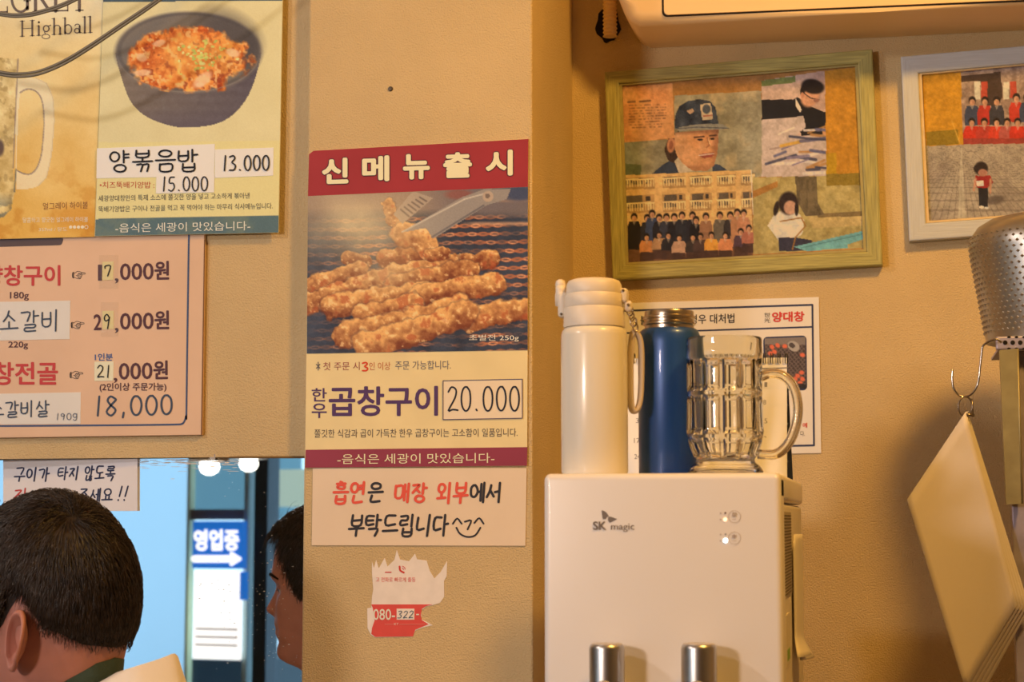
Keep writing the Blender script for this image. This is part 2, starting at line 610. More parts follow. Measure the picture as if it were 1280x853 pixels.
# ================================================================== THE SETTING
M_wall = mat('plaster_wallpaper', pig((208, 164, 108)), 0.62, noise=(7, .06), bump=(430, 1.0, (1, 1, 1), .0022), spec=.45)
M_ceil = mat('ceiling_paint', (0.55, 0.45, 0.33), .8)
M_floor = mat('floor_tile', (0.22, 0.16, 0.11), .5, noise=(3, .15))
XE = P(383.0, 300.0, YB)[0]     # left edge of the poster wall section
XR = P(665.5, 200.0, YB)[0]     # its right edge
XL0, XR0, YS, ZC = -7.0, 2.4, -3.0, 2.75
struct(box('floor', XL0, XR0, YS, YC + .3, -.1, 0, M_floor))
struct(box('ceiling', XL0, XR0, YS, YC + .3, ZC, ZC + .1, M_ceil))
ZMT = float(P(200.0, 572.4, YA)[2])     # top of the mirror recess
struct(box('wall_left', XL0, XE + .02, YA, YA + .2, ZMT, ZC, M_wall))
struct(box('wall_left_lower', XL0, XE + .02, 2.432, YA + .2, 0, ZMT - .0005, M_wall))
struct(box('wall_center', XE, XR, YB, YC + .2, 0, ZC, M_wall, bevel=.003))
struct(box('wall_right', XR - .02, XR0, YC, YC + .2, 0, ZC, M_wall))
struct(box('wall_side_left', XL0 - .1, XL0, YS, YC + .3, 0, ZC, M_wall))
struct(box('wall_side_right', XR0, XR0 + .1, YS, YC + .3, 0, ZC, M_wall))

# --- mirror plane, very slightly turned against the wall
TAU = math.radians(4.0)
MN = np.array([-math.sin(TAU), -math.cos(TAU), 0.0])
M0 = np.array([XE - .001, 2.390, 0.0])
def PM(u, v, off=0.0):
    d = rays(np.array(u, float), np.array(v, float))
    t = ((M0 + MN * off - CO) @ MN) / (d @ MN)
    return CO + d * t[..., None]
def RF(u, v, Y=YS):
    """what the mirror shows at (u, v): the point on the plane y = Y behind the camera"""
    d = rays(np.array(u, float), np.array(v, float))
    h = PM(u, v)
    r = d - 2 * (d @ MN)[..., None] * MN
    t = (Y - h[..., 1]) / r[..., 1]
    return h + r * t[..., None]

# --- rear wall: shop front of glass with daylight outside
xs_front_r = float(RF(410.0, 700.0)[0])
struct(box('wall_rear', xs_front_r, XR0, YS - .12, YS, 0, ZC, M_wall))
struct(box('wall_rear_upper', XL0, xs_front_r, YS - .12, YS, 2.35, ZC, M_wall))
M_alu = mat('dark_window_metal', (0.045, 0.06, 0.08), .4, metal=.3)
M_alul = mat('pale_window_metal', (0.35, 0.45, 0.45), .4, metal=.3)
M_frost = bpy.data.materials.new('frosted_film')
M_frost.use_nodes = True
_nt = M_frost.node_tree
for _n in list(_nt.nodes):
    _nt.nodes.remove(_n)
_o = _nt.nodes.new('ShaderNodeOutputMaterial'); _t = _nt.nodes.new('ShaderNodeBsdfTranslucent'); _d = _nt.nodes.new('ShaderNodeBsdfDiffuse')
_m = _nt.nodes.new('ShaderNodeMixShader'); _m.inputs[0].default_value = .12
_t.inputs['Color'].default_value = (.75, .85, .9, 1); _d.inputs['Color'].default_value = (.7, .8, .9, 1)
_nt.links.new(_t.outputs[0], _m.inputs[1]); _nt.links.new(_d.outputs[0], _m.inputs[2]); _nt.links.new(_m.outputs[0], _o.inputs[0])
def xz(u, v):
    p = RF(float(u), float(v))
    return float(p[0]), float(p[2])
def front_box(name, u0, u1, v0, v1, y0, y1, m, parent=None):
    """box of the shop front; outline given by where the mirror shows it"""
    xa, xb = xz(u0, 700)[0], xz(u1, 700)[0]
    za, zb = xz(280, v0)[1], xz(280, v1)[1]
    z0, z1 = sorted((za, zb))
    x0, x1 = sorted((xa, xb))
    return box(name, x0, x1, YS + y0, YS + y1, max(z0, 0), min(z1, 2.35), m, parent)
win = struct(thing('window_1', 'shop front window', 'window', (0, YS, 0)))
del win['label'], win['category']
x_a = XL0; x_b = xz(234, 700)[0]
box('pane', x_a, x_b, YS - .03, YS - .02, 0, 2.35, M_frost, win)
box('pane', x_b, xs_front_r, YS - .03, YS - .02, 0, 2.35, glass_pane_mat('clear_glass', (.92, .97, .98)), win)
front_box('mullion', 235, 238.5, -400, 1500, -.03, .02, mat('olive_edge', (.55, .6, .35), .5), win)
front_box('mullion', 324, 341, -400, 1500, -.06, .06, M_alu, win)
front_box('mullion', 308, 313, -400, 1500, -.05, .03, M_alul, win)
front_box('transom', 240, 310, 637, 650, -.05, .02, mat('brown_rail', (.16, .13, .11), .5), win)
# things outside the shop front
M_out = mat('outside_grey', (.16, .26, .29), .8)
yo = -1.2
def out_box(name, u0, u1, v0, v1, y0, y1, m, parent=None):
    pa = RF(float(u0), 700.0, YS + y1); pb = RF(float(u1), 700.0, YS + y1)
    pa[2] = RF(280.0, float(v0), YS + y1)[2]; pb[2] = RF(280.0, float(v1), YS + y1)[2]
    x0, x1 = sorted((float(pa[0]), float(pb[0]))); z0, z1 = sorted((float(pa[2]), float(pb[2])))
    return box(name, x0, x1, YS + y0, YS + y1, z0, z1, m, parent)
def RFY(Y):
    return lambda u, v: RF(u, v, Y)
M_lit = mat('sign_paper_glow', (1, .97, .93), .5, emit=1.25)
M_litb = mat('sign_blue_lit', (.015, .16, .62), .5, emit=.75)
sg = thing('light_box_sign', 'blue lit sign with white lettering and arrow, reflected in the mirror', 'sign')
out_box('panel', 240.5, 303, 652, 711, .06, .10, M_litb, sg)
text('영업중', 242, 662, 299, 689, YS + .10, M_lit, sg, bold=.035, where=RFY(YS + .104))
strokes_mesh([[(243, 699), (290, 699)]], 9, 0, M_lit, sg, 'arrow', where=RFY(YS + .104))
strokes_mesh([[(289, 692), (300, 699)], [(300, 699), (289, 706)], [(291, 698.5), (298, 698.5)]], 4, 0, M_lit, sg, 'arrow', where=RFY(YS + .104))
pb_ = thing('backlit_paper_notice', 'white paper notice below the blue sign with added daylight glow, seen in the mirror', 'notice board')
out_box('panel', 243, 300, 714, 825, .05, .08, M_lit, pb_)  # paper backlit by daylight, no lamp: its glow is put in as emission
for v in (786, 796, 806):
    out_box('print_line', 246, 298, v, v + 2.2, .08, .084, mat('faded_print', (.55, .35, .35), .6), pb_)
out_box('side_strip', 300.2, 307, 715, 750, .05, .08, M_litb, pb_)
tag(out_box('street_cabinet', 236, 330, 826, 1000, -1.1, -.55, mat('dark_cabinet', (.03, .045, .06), .5)), 'dark grey cabinet outside below the backlit paper notice', 'cabinet')
tag(out_box('grey_facade', 238, 328, 560, 650, -4.2, -3.6, M_out), 'blue grey building front across the street, seen in the mirror', 'building')
tag(out_box('cream_awning', 344, 392, 588, 634, -2.6, -2.0, mat('cream_awning', (.85, .72, .50), .8)), 'cream awning outside at the right end of the mirror', 'awning')

# two pendant lamps over the tables near the shop front
for (u, v, lab) in ((262.0, 571.5, 'left of two white pendant lamps glowing at the mirror top edge'), (311.0, 568.5, 'right of two white pendant lamps glowing at the mirror top edge')):
    c = RF(u, v, -1.9 if u < 300 else -2.4)
    pl_ = thing('pendant_lamp', lab, 'lamp', (c[0], c[1], c[2] - .05), 'pendant lamps near the shop front')
    lathe('shade', [(.085, -.02), (.08, .0), (.05, .05), (.025, .07), (.02, .09)], tuple(c), mat('lamp_shade_white', (.8, .75, .68), .6), pl_, 32)
    lathe('bulb', [(.012, -.075), (.032, -.065), (.042, -.045), (.035, -.015), (.02, .0)], tuple(c), mat('bulb_glow', (1, .93, .8), .5, emit=6), pl_, 24)
    tube('cable', [(c[0], c[1], c[2] + .085), (c[0], c[1], ZC)], .004, M_alu, pl_, 8)

# --- the mirror
mr = thing('wall_mirror', 'large frameless mirror with worn top edge beside the poster wall', 'mirror', tuple(M0 + np.array([-.3, 0, .72])))
M_mir = mat('mirror_silver', (.90, .92, .92), .01, metal=1.0)
mu0, mu1, mv0, mv1 = -40.0, 384.5, 573.0, 1060.0
a, b = PM(mu1, mv0), PM(mu0, mv0)
zb = float(PM(100.0, mv1)[2]); zt = ZMT - .001
q = [np.array([M0[0], M0[1], 0]), np.array([b[0], b[1], 0])]
bk = -MN * .004
vs = []
for s_ in (0, 1):
    for e in q:
        for z in (zb, zt):
            vs.append(e + bk * s_ + np.array([0, 0, z]))
mesh('glass', vs, [(0, 1, 3, 2)], M_mir, mr)
mesh('edge', vs, [(4, 6, 7, 5), (0, 4, 5, 1), (2, 3, 7, 6), (1, 5, 7, 3), (0, 2, 6, 4)], mat('mirror_edge', (.10, .08, .05), .5), mr)
V_, F_ = [], []
def speck(u, v, ru, rv):
    o = len(V_)
    for k in range(6):
        V_.append((u + ru * math.cos(k * 1.047), v + rv * math.sin(k * 1.047)))
    F_.append(tuple(range(o, o + 6)))
for i in range(130):
    u = random.gauss(318, 34); v = random.gauss(765, 55)
    if 232 < u < 379 and 600 < v < 850:
        r = random.uniform(.2, .6)
        speck(u, v, r * random.choice([1, 1, 2.2]), r * .8)
for i in range(40):
    speck(random.uniform(250, 379), random.uniform(580, 850), .4, .35)
for i in range(90):
    u = random.uniform(172, 300)
    speck(u, 574.5 + abs(random.gauss(0, 6)), random.uniform(3, 9), random.uniform(.2, .5))
V_ = np.array(V_)
o = mesh('dust_specks', PM(V_[:, 0], V_[:, 1], .0006), F_, mat('dust', (.75, .72, .68), .8), mr)
o['kind'] = 'stuff'
# worn dark strip of the silvering along the top
tube('top_channel', [PM(mu0, mv0 - 1.2, .001), PM(mu1 - .5, mv0 - 1.2, .001)], .0016, mat('brass_channel', (.20, .13, .06), .5), mr, 6)
mesh('clip', [PM(u, v, .004) for u, v in [(262, 568), (269, 568), (269, 575), (262, 575)]] , [(0, 1, 2, 3)], mat('clip_metal', (.35, .3, .25), .4, metal=.6), mr)

# --- handwritten note taped on the mirror
M_paper = mat('white_paper', pig((226, 202, 186)), .7, noise=(12, .03))
nt_ = thing('mirror_note', 'white handwritten note stuck to the mirror above the man', 'note', tuple(PM(88.0, 640.0, .001)))
nq = [(4, 575), (172, 573.5), (172, 639), (4, 640)]
fr = [PM(float(u), float(v), .0035) for u, v in nq]; bb = [PM(float(u), float(v), .0008) for u, v in nq]
mesh('paper', fr + bb, [(3, 2, 1, 0), (4, 5, 6, 7), (0, 1, 5, 4), (1, 2, 6, 5), (2, 3, 7, 6), (3, 0, 4, 7)], M_paper, nt_)
def hand_on(fun, *a, **k):
    global P
    keep = P
    P = lambda u, v, Y: fun(u, v)
    try:
        return hand(*a, **k)
    finally:
        P = keep
NAVY = ink((52, 54, 72))
onnote = lambda u, v: PM(u, v, .0039)
hand_on(onnote, '구이가', 18, 585, 62, 602, 1.9, 0, NAVY, nt_, lean=.12)
hand_on(onnote, '타지', 73, 584, 99, 600, 1.9, 0, NAVY, nt_, lean=.12)
hand_on(onnote, '않도록', 106, 583, 144, 601, 1.9, 0, NAVY, nt_, lean=.12)
hand_on(onnote, '자', 18, 611, 36, 627, 1.9, 0, ink((190, 70, 60)), nt_, lean=.12)
hand_on(onnote, '주세요', 98, 611, 141, 627, 1.9, 0, NAVY, nt_, lean=.12)
hand_on(onnote, '!!', 147, 608, 160, 626, 1.9, 0, NAVY, nt_, lean=.2)

# ================================================================== POSTERS ON THE LEFT
PR = print_mat('poster_print', .45, .12)
# --- menu board (lowest layer)
YM = YA - .008
mb = thing('menu_board', 'pink beige price board with red dish names and a blue border line', 'menu board', tuple(P(120.0, 545.0, YA)))
M_board = mat('menu_board_face', pig((222, 170, 128)), .55, noise=(9, .05), spec=.2)
plate('board', [(-30, 292), (255.5, 288), (251.5, 544.0), (-30, 548)], YM, .0075, M_board, mb, .0008)
BROWN = ink((92, 58, 58)); RED = ink((196, 68, 62)); BLU = ink((72, 82, 104)); BLACK = ink((45, 42, 42)); INKG = ink((72, 76, 84))
# border line
bp = [(236.5, 288)] + [(236, 300), (234.5, 400), (233, 515)]
bp += [(232 - 1.5 * (1 - math.cos(t)) * 4 + .8, 515 + 15 * math.sin(t)) for t in np.linspace(.3, 1.5, 5)] + [(215, 531), (120, 532), (-28, 533)]
strokes_mesh([bp], 2.2, YM, BLU, mb, 'border_line')
plate('torn_edge', [(255.2, 300), (255.9, 300), (252.4, 543.6), (251.2, 543.9)], YM - .0004, .0012, ink((122, 78, 48)), mb)
plate('dark_tab', rrect([(-28, 297.5), (79.5, 297.5), (77, 306.6), (-28, 309.5)], 3), YM - .0004, .0004, ink((96, 76, 70)), mb)
text('특양창구이', -45, 332, 75.5, 358, YM, RED, mb, bold=.022, sl=-.005)
text('180g', 12.5, 365, 36, 376, YM, BROWN, mb, bold=.012)
text('220g', 10.5, 427, 35, 437, YM, BROWN, mb, bold=.012)
text('대창전골', -36, 453, 72.5, 482, YM, RED, mb, bold=.022, sl=-.005)
for (u, v) in ((90, 339), (88.5, 401.5), (87, 464)):
    text('☞', u, v, u + 17, v + 10, YM, BLACK, mb, bold=.01, name='pointing_hand')
for j, (d, u0, v0) in enumerate((('1', 121.5, 331), ('2', 117, 393), ('', 0, 0))):
    if d:
        text(d, u0 + (1.0 if d == '1' else 0), v0, u0 + (6.2 if d == '1' else 10), v0 + 20, YM, BROWN, mb, bold=.02)
for k, (v0, u0) in enumerate(((328, 150), (390, 150), (452.5, 148.5))):
    text(',', u0 - 6.5, v0 + 20, u0 - 1.8, v0 + 26.5, YM, BROWN, mb, bold=.02)
    text('000', u0, v0 + 1.5, u0 + 42, v0 + 22.5, YM, BROWN, mb, bold=.016, sl=-.02)
    text('원', u0 + 43, v0 - 1.5, u0 + 61.5, v0 + 22, YM, BROWN, mb, bold=.025, sl=-.02)
text('1인분', 118.5, 442, 141, 451, YM, ink((70, 92, 130)), mb, bold=.02)
text('(2인이상 주문가능)', 124.5, 479, 208, 490.5, YM, BROWN, mb, bold=.016, sl=-.005)
hand('18,000', 118, 496, 216, 520, 2.6, YM, INKG, mb, sl=-.02, jit=.02)
def patch(parent, q, Y, m, words=(), name='price_sticker', th=.0005):
    o = plate(name, q, Y - th - .0001, th, m, parent)
    for f, args, kw in words:
        f(*args, parent=o, **kw)
    return o
M_yell = mat('yellow_label', pig((226, 194, 128)), .6)
M_card = mat('cream_card', pig((222, 198, 172)), .65, noise=(11, .03))
YT = YM - .0006
o = patch(mb, [(128, 327.5), (142, 327), (141.5, 350), (127.5, 350.5)], YM, M_yell); hand('7', 130.5, 332, 139.5, 345, 1.5, YT - .0003, BLACK, o)
o = patch(mb, [(128, 389), (142, 388.5), (142, 411.5), (128, 412)], YM, M_yell); hand('9', 129, 393, 138.5, 411, 1.5, YT - .0003, BLACK, o)
o = patch(mb, [(118, 452.5), (142, 452), (141.5, 476), (118, 476.5)], YM, mat('pale_label', pig((228, 205, 160)), .6)); hand('21', 121, 457, 138, 472, 1.5, YT - .0003, BLACK, o)
M_tape = glass_pane_mat('clear_tape', (.985, .98, .96), .2)
for q in ([(124, 319), (148, 319), (148, 361), (124, 361)], [(126, 378), (148, 378), (148, 421), (126, 421)]):
    plate('tape', q, YM - .0012, .0001, M_tape, mb)
o = patch(mb, [(-30, 378), (88, 376), (87, 424), (-30, 426.5)], YM, M_card, name='dish_name_card')
hand('네소갈비', -26, 389, 75, 415, 2.0, YT - .0002, INKG, o, sl=-.01, jit=.03)
o = patch(mb, [(-30, 493), (101, 490.5), (100.5, 530), (-30, 531)], YM, M_card, name='dish_name_card')
hand('소갈비살', -12, 502, 62, 522, 1.8, YT - .0002, INKG, o, sl=-.01)
hand('190g', 70, 517, 97, 525, 1.0, YT - .0002, ink((110, 108, 110)), o)

# --- highball poster
YH = YA - .012
hb = thing('highball_poster', 'golden highball drink poster with a printed glass mug handle', 'poster', tuple(P(60.0, 298.0, YA)))
q = [(-30, -40), (130.3, -40), (118.3, 296.0), (-30, 299.5)]
plate('sheet', [(a - .0, b + .2) for a, b in q], YH, .0012, mat('poster_back', pig((220, 190, 130))), hb)
pt = Paint(q, 1.15)
U, V = pt.U, pt.V
f = fbm(U, V, 60, 3)
t = np.clip((V + 10) / 300, 0, 1)[..., None]
pt.rgb = np.array([238, 208, 150]) * (1 - t) + np.array([224, 164, 70]) * t
pt.rgb += (f[..., None] - .5) * np.array([30, 45, 60])
pt.mixin(np.clip((60 - V) / 130, 0, 1) * .55, (226, 206, 180))
pt.mixin(np.clip((fbm(U, V, 22, 9) - .56) * 4, 0, .5) * np.clip((V - 180) / 90, 0, 1), (198, 122, 36))
pt.mixin(pt.ell(97, 272, 30, 16, 0, .8) * .45, (204, 122, 30))
# printed mug handle: pale glass band
def handle_mask(o_, i_):
    return o_ * (1 - i_)
outer = pt.poly(smooth_path([(19, 99), (34, 97.5), (48, 98.5), (59, 106), (66, 122), (68, 150), (66.5, 175), (64, 197), (58, 220), (48, 232), (36, 236), (20, 236.5)], 6))
HI = smooth_path([(25, 116), (31, 112.5), (38, 111.5), (47, 116), (53, 128), (55, 150), (54, 172), (51.5, 194), (46, 210), (38, 217.5), (29, 217), (21, 213)], 6)
inner = pt.poly(HI + [(22, 150)])
pt.mixin(outer * (1 - inner) * .72, (240, 212, 168))
pt.line(HI, 1.8, (128, 104, 96), .55)
pt.line([(45, 98), (58, 104), (66, 122), (68, 150), (64, 195), (58, 222), (48, 232)], 1.2, (205, 175, 130), .7)
# printed mug body at the left edge
body = pt.poly([(-30, 70), (23, 74), (19, 150), (16, 212), (19, 236), (14, 262), (4, 272), (-30, 276)])
ice = fbm(U, V, 13, 31)
cc = np.array([214, 178, 112]) + (ice[..., None] - .5) * np.array([110, 120, 120])
pt.rgb = np.where((body > .5)[..., None], pt.rgb * .2 + cc * .8, pt.rgb)
pt.mixin(body * np.clip((fbm(U, V, 7, 77) - .6) * 5, 0, .4), (140, 104, 52))
pt.mixin(body * pt.ell(0, 185, 5, 10, 0, .5) * .9, (90, 66, 56))
pt.mixin(body * np.clip((V - 240) / 20, 0, 1) * np.clip((fbm(U, V, 9, 5) - .4) * 5, 0, .7), (104, 100, 84))
pt.line([(22.5, 74), (19, 150), (16.5, 210)], 1.6, (140, 112, 96), .8)
pt.line([(20, 212), (18, 240)], 2.0, (110, 102, 84), .8)
pt.rgb += (rng.random(pt.rgb.shape[:2])[..., None] - .5) * 6
pt.build('picture', YH, 'L', PR, hb)
# serif lettering: thick and thin strokes
def serif(letters, u0, base, h, k, m, parent, sl=0.0):
    """letters: list of (advance, [(x0, y0, x1, y1, width)...]) in units of cap height"""
    V2, F2 = [], []
    x = 0
    for adv, segs in letters:
        for sg_ in segs:
            if len(sg_) == 5:
                path, wd = [(sg_[0], sg_[1]), (sg_[2], sg_[3])], sg_[4]
                aa, bb_ = ribbon([(u0 + (x + px_) * k, base - py_ * h + (x + px_) * k * sl) for px_, py_ in path], wd * h)
            else:
                cx, cy, rx, ry, wmax, a0, a1 = sg_
                pth = [(u0 + (x + cx + rx * math.cos(t)) * k, base - (cy + ry * math.sin(t)) * h + (x + cx) * k * sl) for t in np.linspace(a0, a1, 18)]
                aa, bb_ = ribbon(pth, wmax * h)
            o_ = len(V2)
            V2 += aa
            F2 += [tuple(i + o_ for i in f_) for f_ in bb_]
        x += adv
    V2 = np.array(V2)
    return mesh('lettering', P(V2[:, 0], V2[:, 1], YH - 2 * EPS), F2, m, parent)
TK, TN, PI2 = .115, .035, 2 * math.pi
def stem(x, y0, y1, s0=True, s1=True, w_=.13):
    r = [(x, y0, x, y1, TK)]
    if s0: r.append((x - w_, y0, x + w_, y0, TN))
    if s1: r.append((x - w_, y1, x + w_ * (0 if s1 == 'l' else 1), y1, TN))
    return r
LH = (.95, stem(.15, 0, 1) + stem(.72, 0, 1) + [(.15, .5, .72, .5, TN)])
Li = (.32, stem(.14, 0, .62, True, 'l') + [(.14, .86, .15, .87, .13)])
Lg = (.56, [(.24, .42, .16, .2, .075, 0, PI2), (.22, -.1, .22, .15, .05, 0, PI2), (.14, .2, .2, .06, .05), (.36, .58, .5, .62, .06)])
Lh = (.62, stem(.13, 0, 1.05, True, 'l') + stem(.47, 0, .42, True, False) + [(.3, .42, .17, .18, .06, 0, 3.0)])
Lb = (.6, stem(.13, .02, 1.05, False, 'l') + [(.3, .3, .2, .3, .075, -2.6, 2.6)])
La = (.52, stem(.36, .05, .45, False, False) + [(.23, .46, .14, .14, .06, 0, 2.9), (.21, .17, .14, .15, .07, 0, PI2), (.36, .04, .46, .02, .06)])
Ll = (.31, stem(.13, 0, 1.05, True, 'l'))
DK = ink((112, 92, 78))
serif([LH, Li, Lg, Lh, Lb, La, Ll, Ll], 24.5, 45.5, 19, 22.0, DK, hb, sl=-.055)
GG = (1.05, [(.5, .5, .42, .5, .09, .75, 5.6), (.82, .1, .82, .4, .11), (.66, .41, .96, .41, .04)])
RR = (.95, stem(.15, 0, 1) + [(.38, .75, .24, .24, .09, -1.6, 1.6), (.15, .99, .4, .99, .04), (.4, .5, .8, .02, .11), (.72, 0, .95, 0, .04)])
EE = (.85, stem(.15, 0, 1) + [(.05, .015, .72, .015, .05), (.15, .52, .5, .52, .04), (.72, .0, .72, .2, .04), (.15, .98, .7, .98, .04)])
YY = (.9, [(.42, 0, .42, .5, .11), (.42, .5, .08, 1, .1), (.42, .5, .78, 1, .05), (.25, .015, .6, .015, .04)])
serif([EE, GG, RR, EE, YY], -10, 15.5, 34, 26.5, DK, hb, sl=-.02)
text('얼그레이 하이볼', 53.5, 253.5, 110, 262.5, YH, ink((150, 96, 58)), hb, sl=-.03, bold=.008, lift=2 * EPS)
PALE = ink((246, 222, 170))
text('달콤하고 향긋한 얼그레이 하이볼', 28.5, 272, 110, 278.5, YH, PALE, hb, sl=-.012, lift=2 * EPS)
text('357ml / 당도', 48.5, 284.5, 84, 289.5, YH, PALE, hb, sl=-.01, lift=2 * EPS)
for k in range(5):
    u = 88.3 + 4.9 * k
    c = [(u + 2.1 * math.cos(t), 284 + 2.1 * math.sin(t)) for t in np.linspace(0, PI2, 13)]
    if k < 4:
        plate('sweetness_dot', c[:-1], YH - .0008, .0002, PALE, hb)
    else:
        strokes_mesh([c], .7, YH, PALE, hb, 'sweetness_dot', lift=.001)

# --- rice bowl poster
YR = YA - .0145
rp = thing('rice_poster', 'pale poster of a dark bowl of orange fried rice with price strips', 'poster', tuple(P(235.0, 292.0, YA)))
q = [(131, -40), (354.2, -40), (348.3, 291.0), (118.3, 295.5)]
plate('sheet', q, YR, .0012, mat('poster_back2', pig((222, 196, 140))), rp)
q = [(130.4, -38), (353.6, -38), (347.9, 290.6), (118.8, 295.0)]
pt = Paint(q, 1.0)
U, V = pt.U, pt.V
pt.rgb[:] = (223, 198, 140)
pt.rgb += (fbm(U, V, 40, 2)[..., None] - .5) * 14
pt.mixin((V > 178 - (U - 120) * .01) * .8, (226, 200, 128))
pt.mixin((V < 2.5 - (U - 130) * .008), (70, 84, 88))
pt.mixin((V > 274 - (U - 120) * .021), (86, 103, 100))
pt.mixin((V > 274 - (U - 120) * .021) * np.clip((fbm(U, V, 30, 8) - .5) * 3, 0, .4), (130, 130, 100))
# bowl
bb_ = pt.poly(smooth_path([(144, 66), (148, 84), (156, 110), (164, 128), (176, 141), (196, 152), (222, 159), (246, 159), (270, 155), (288, 146), (303, 131), (314, 112), (322, 88), (326.5, 66)], 5))
lit = np.clip((U - 150) / 170, 0, 1)
bcol = np.array([124, 104, 86]) * (1 - lit[..., None]) + np.array([92, 78, 80]) * lit[..., None]
bcol = bcol + 10 * np.sin((V - 70) * .5)[..., None] * .25 + (fbm(U, V, 5, 4)[..., None] - .5) * 12
pt.rgb = np.where((bb_ > .5)[..., None], bcol, pt.rgb)
pt.mixin(bb_ * np.clip((V - 132) / 30, 0, 1) * .55, (88, 74, 84))
pt.mixin(pt.ell(235.5, 65.5, 91.5, 51), (126, 110, 96))
pt.mixin(pt.ell(235.5, 65, 88.5, 48.5), (82, 72, 66))
pt.mixin(pt.ell(235.5, 64.5, 86, 46.5), (122, 106, 90))
pt.mixin(pt.ell(285, 42, 38, 24, .5, .9) * .7, (74, 64, 62))
pt.mixin(pt.ell(312, 68, 10, 26, .1, .9) * .6, (66, 58, 58))
food = np.clip((1.0 - np.sqrt(((U - 234) / 79) ** 2 + ((V - 76) / 41) ** 2) + (fbm(U, V, 14, 21) - .5) * .5) * 9, 0, 1)
n1 = fbm(U, V, 7, 41, 3); n2 = fbm(U, V, 18, 51)
fc = np.array([226, 122, 48]) + (n1[..., None] - .5) * np.array([130, 150, 90]) + (n2[..., None] - .5) * np.array([40, 90, 60])
fc = fc * (1 - .35 * np.clip((U[..., None] - 250) / 90, 0, 1) * np.clip((V[..., None] - 60) / 50, 0, 1))
pt.rgb = pt.rgb * (1 - food[..., None]) + fc * food[..., None]
pt.mixin(food * np.clip((fbm(U, V, 5.5, 61, 2) - .62) * 7, 0, .75), (148, 58, 26))
pt.mixin(food * np.clip((fbm(U, V, 5.0, 71, 2) - .64) * 7, 0, .8), (244, 184, 110))
gmask = pt.ell(250, 66, 44, 22, -.1, 1.2)
pt.mixin(food * gmask * .45, (232, 176, 84))
for i in range(70):
    gx, gy = random.gauss(252, 15), random.gauss(68, 9)
    pt.mixin(pt.ell(gx, gy, random.uniform(1.2, 2.6), random.uniform(1, 2.2)) * food * .85, random.choice([(206, 196, 96), (178, 182, 84), (226, 214, 130)]))
for (ox, oy, rx, ry, ro) in ((177, 72, 7, 5, .3), (199, 54, 8, 4, -.3), (253, 100, 14, 7, -.7), (178, 91, 11, 4, -.1), (291, 66, 9, 5, .3), (250, 106, 5, 3, 0)):
    pt.mixin(pt.ell(ox, oy, rx, ry, ro, .4) * .75, (246, 190, 140))
pt.mixin(np.clip(1 - abs(np.sqrt(((U - 235.5) / 89.5) ** 2 + ((V - 65.5) / 49.5) ** 2) - 1) * 50, 0, 1) * np.clip((V - 60) / 40, 0, .7), (140, 122, 106))
pt.rgb += (rng.random(pt.rgb.shape[:2])[..., None] - .5) * 6
pt.build('picture', YR, 'L', PR, rp)
M_strip = mat('white_strip', pig((230, 212, 196)), .5, coat=.2)
o = patch(rp, [(121.3, 185.5), (268.5, 180), (267.5, 220), (120.5, 223)], YR - .0005, M_strip, name='price_strip', th=.0006)
hand('양볶음밥', 137, 188.5, 248, 215, 2.3, YR - .0016, ink((40, 38, 40)), o, sl=-.015, jit=.02)
hand('15.000', 202, 221.5, 260, 239, 1.7, YR - .0019, ink((50, 48, 50)), patch(rp, [(195.5, 219), (268, 217.5), (267.5, 240.5), (195, 242)], YR - .0008, M_strip, name='price_strip', th=.0006), sl=-.01, jit=.02)
hand('13.000', 278, 195, 337, 213.5, 1.9, YR - .0019, ink((50, 48, 50)), patch(rp, [(268.5, 187), (342, 184.5), (341.5, 219.5), (268.5, 222.5)], YR - .0005, M_strip, name='price_strip', th=.0006), sl=-.01, jit=.02)
text('•치즈뚝배기양밥 :', 124.5, 227, 193, 235.5, YR, ink((190, 76, 52)), rp, bold=.012, lift=2 * EPS)
text('세광양대창만의 특제 소스에 쫄깃한 양을 넣고 고소하게 볶아낸', 123, 244.5, 312, 252, YR, ink((96, 86, 74)), rp, sl=-.02, lift=2 * EPS)
text('뚝배기양밥은 구이나 전골을 먹고 꼭 먹어야 하는 마무리 식사메뉴입니다.', 123, 258, 341, 265.5, YR, ink((96, 86, 74)), rp, sl=-.02, lift=2 * EPS)
text('-음식은 세광이 맛있습니다-', 144, 279.5, 313, 291, YR, ink((228, 216, 178)), rp, sl=-.018, bold=.006, lift=2 * EPS)

# --- two looping power cords hanging in front of the posters
M_cord = mat('grey_cord', pig((112, 96, 74)), .45)
def cord(pts, Y, label, off=2.0):
    o = thing('power_cord', label, 'cord', tuple(P(pts[0][0] * 1.0, pts[0][1] * 1.0, Y)))
    sp = smooth_path(pts, 8)
    for s_, dy in ((-1, 0), (1, .0015)):
        tube('strand', [P(float(u), float(v) + s_ * off * (.75 + .25 * math.sin(i * .05)), Y + dy) for i, (u, v) in enumerate(sp)], .0021, M_cord, o, 8)
CY = YA - .135
cord([(-40, 84), (0, 91.5), (22, 94), (48, 91), (78, 79), (110, 60), (150, 33), (198, 0), (260, -48), (335, -125), (430, -300), (510, -580), (550, -850)], CY, 'grey twin power cord sagging lower across both drink and rice posters')
cord([(-40, 12), (0, 17.5), (22, 19.5), (50, 15.5), (92, 0), (150, -36), (240, -115), (340, -300), (420, -580), (455, -850)], CY, 'grey twin power cord hanging above the lower one at the top corner', 1.4)

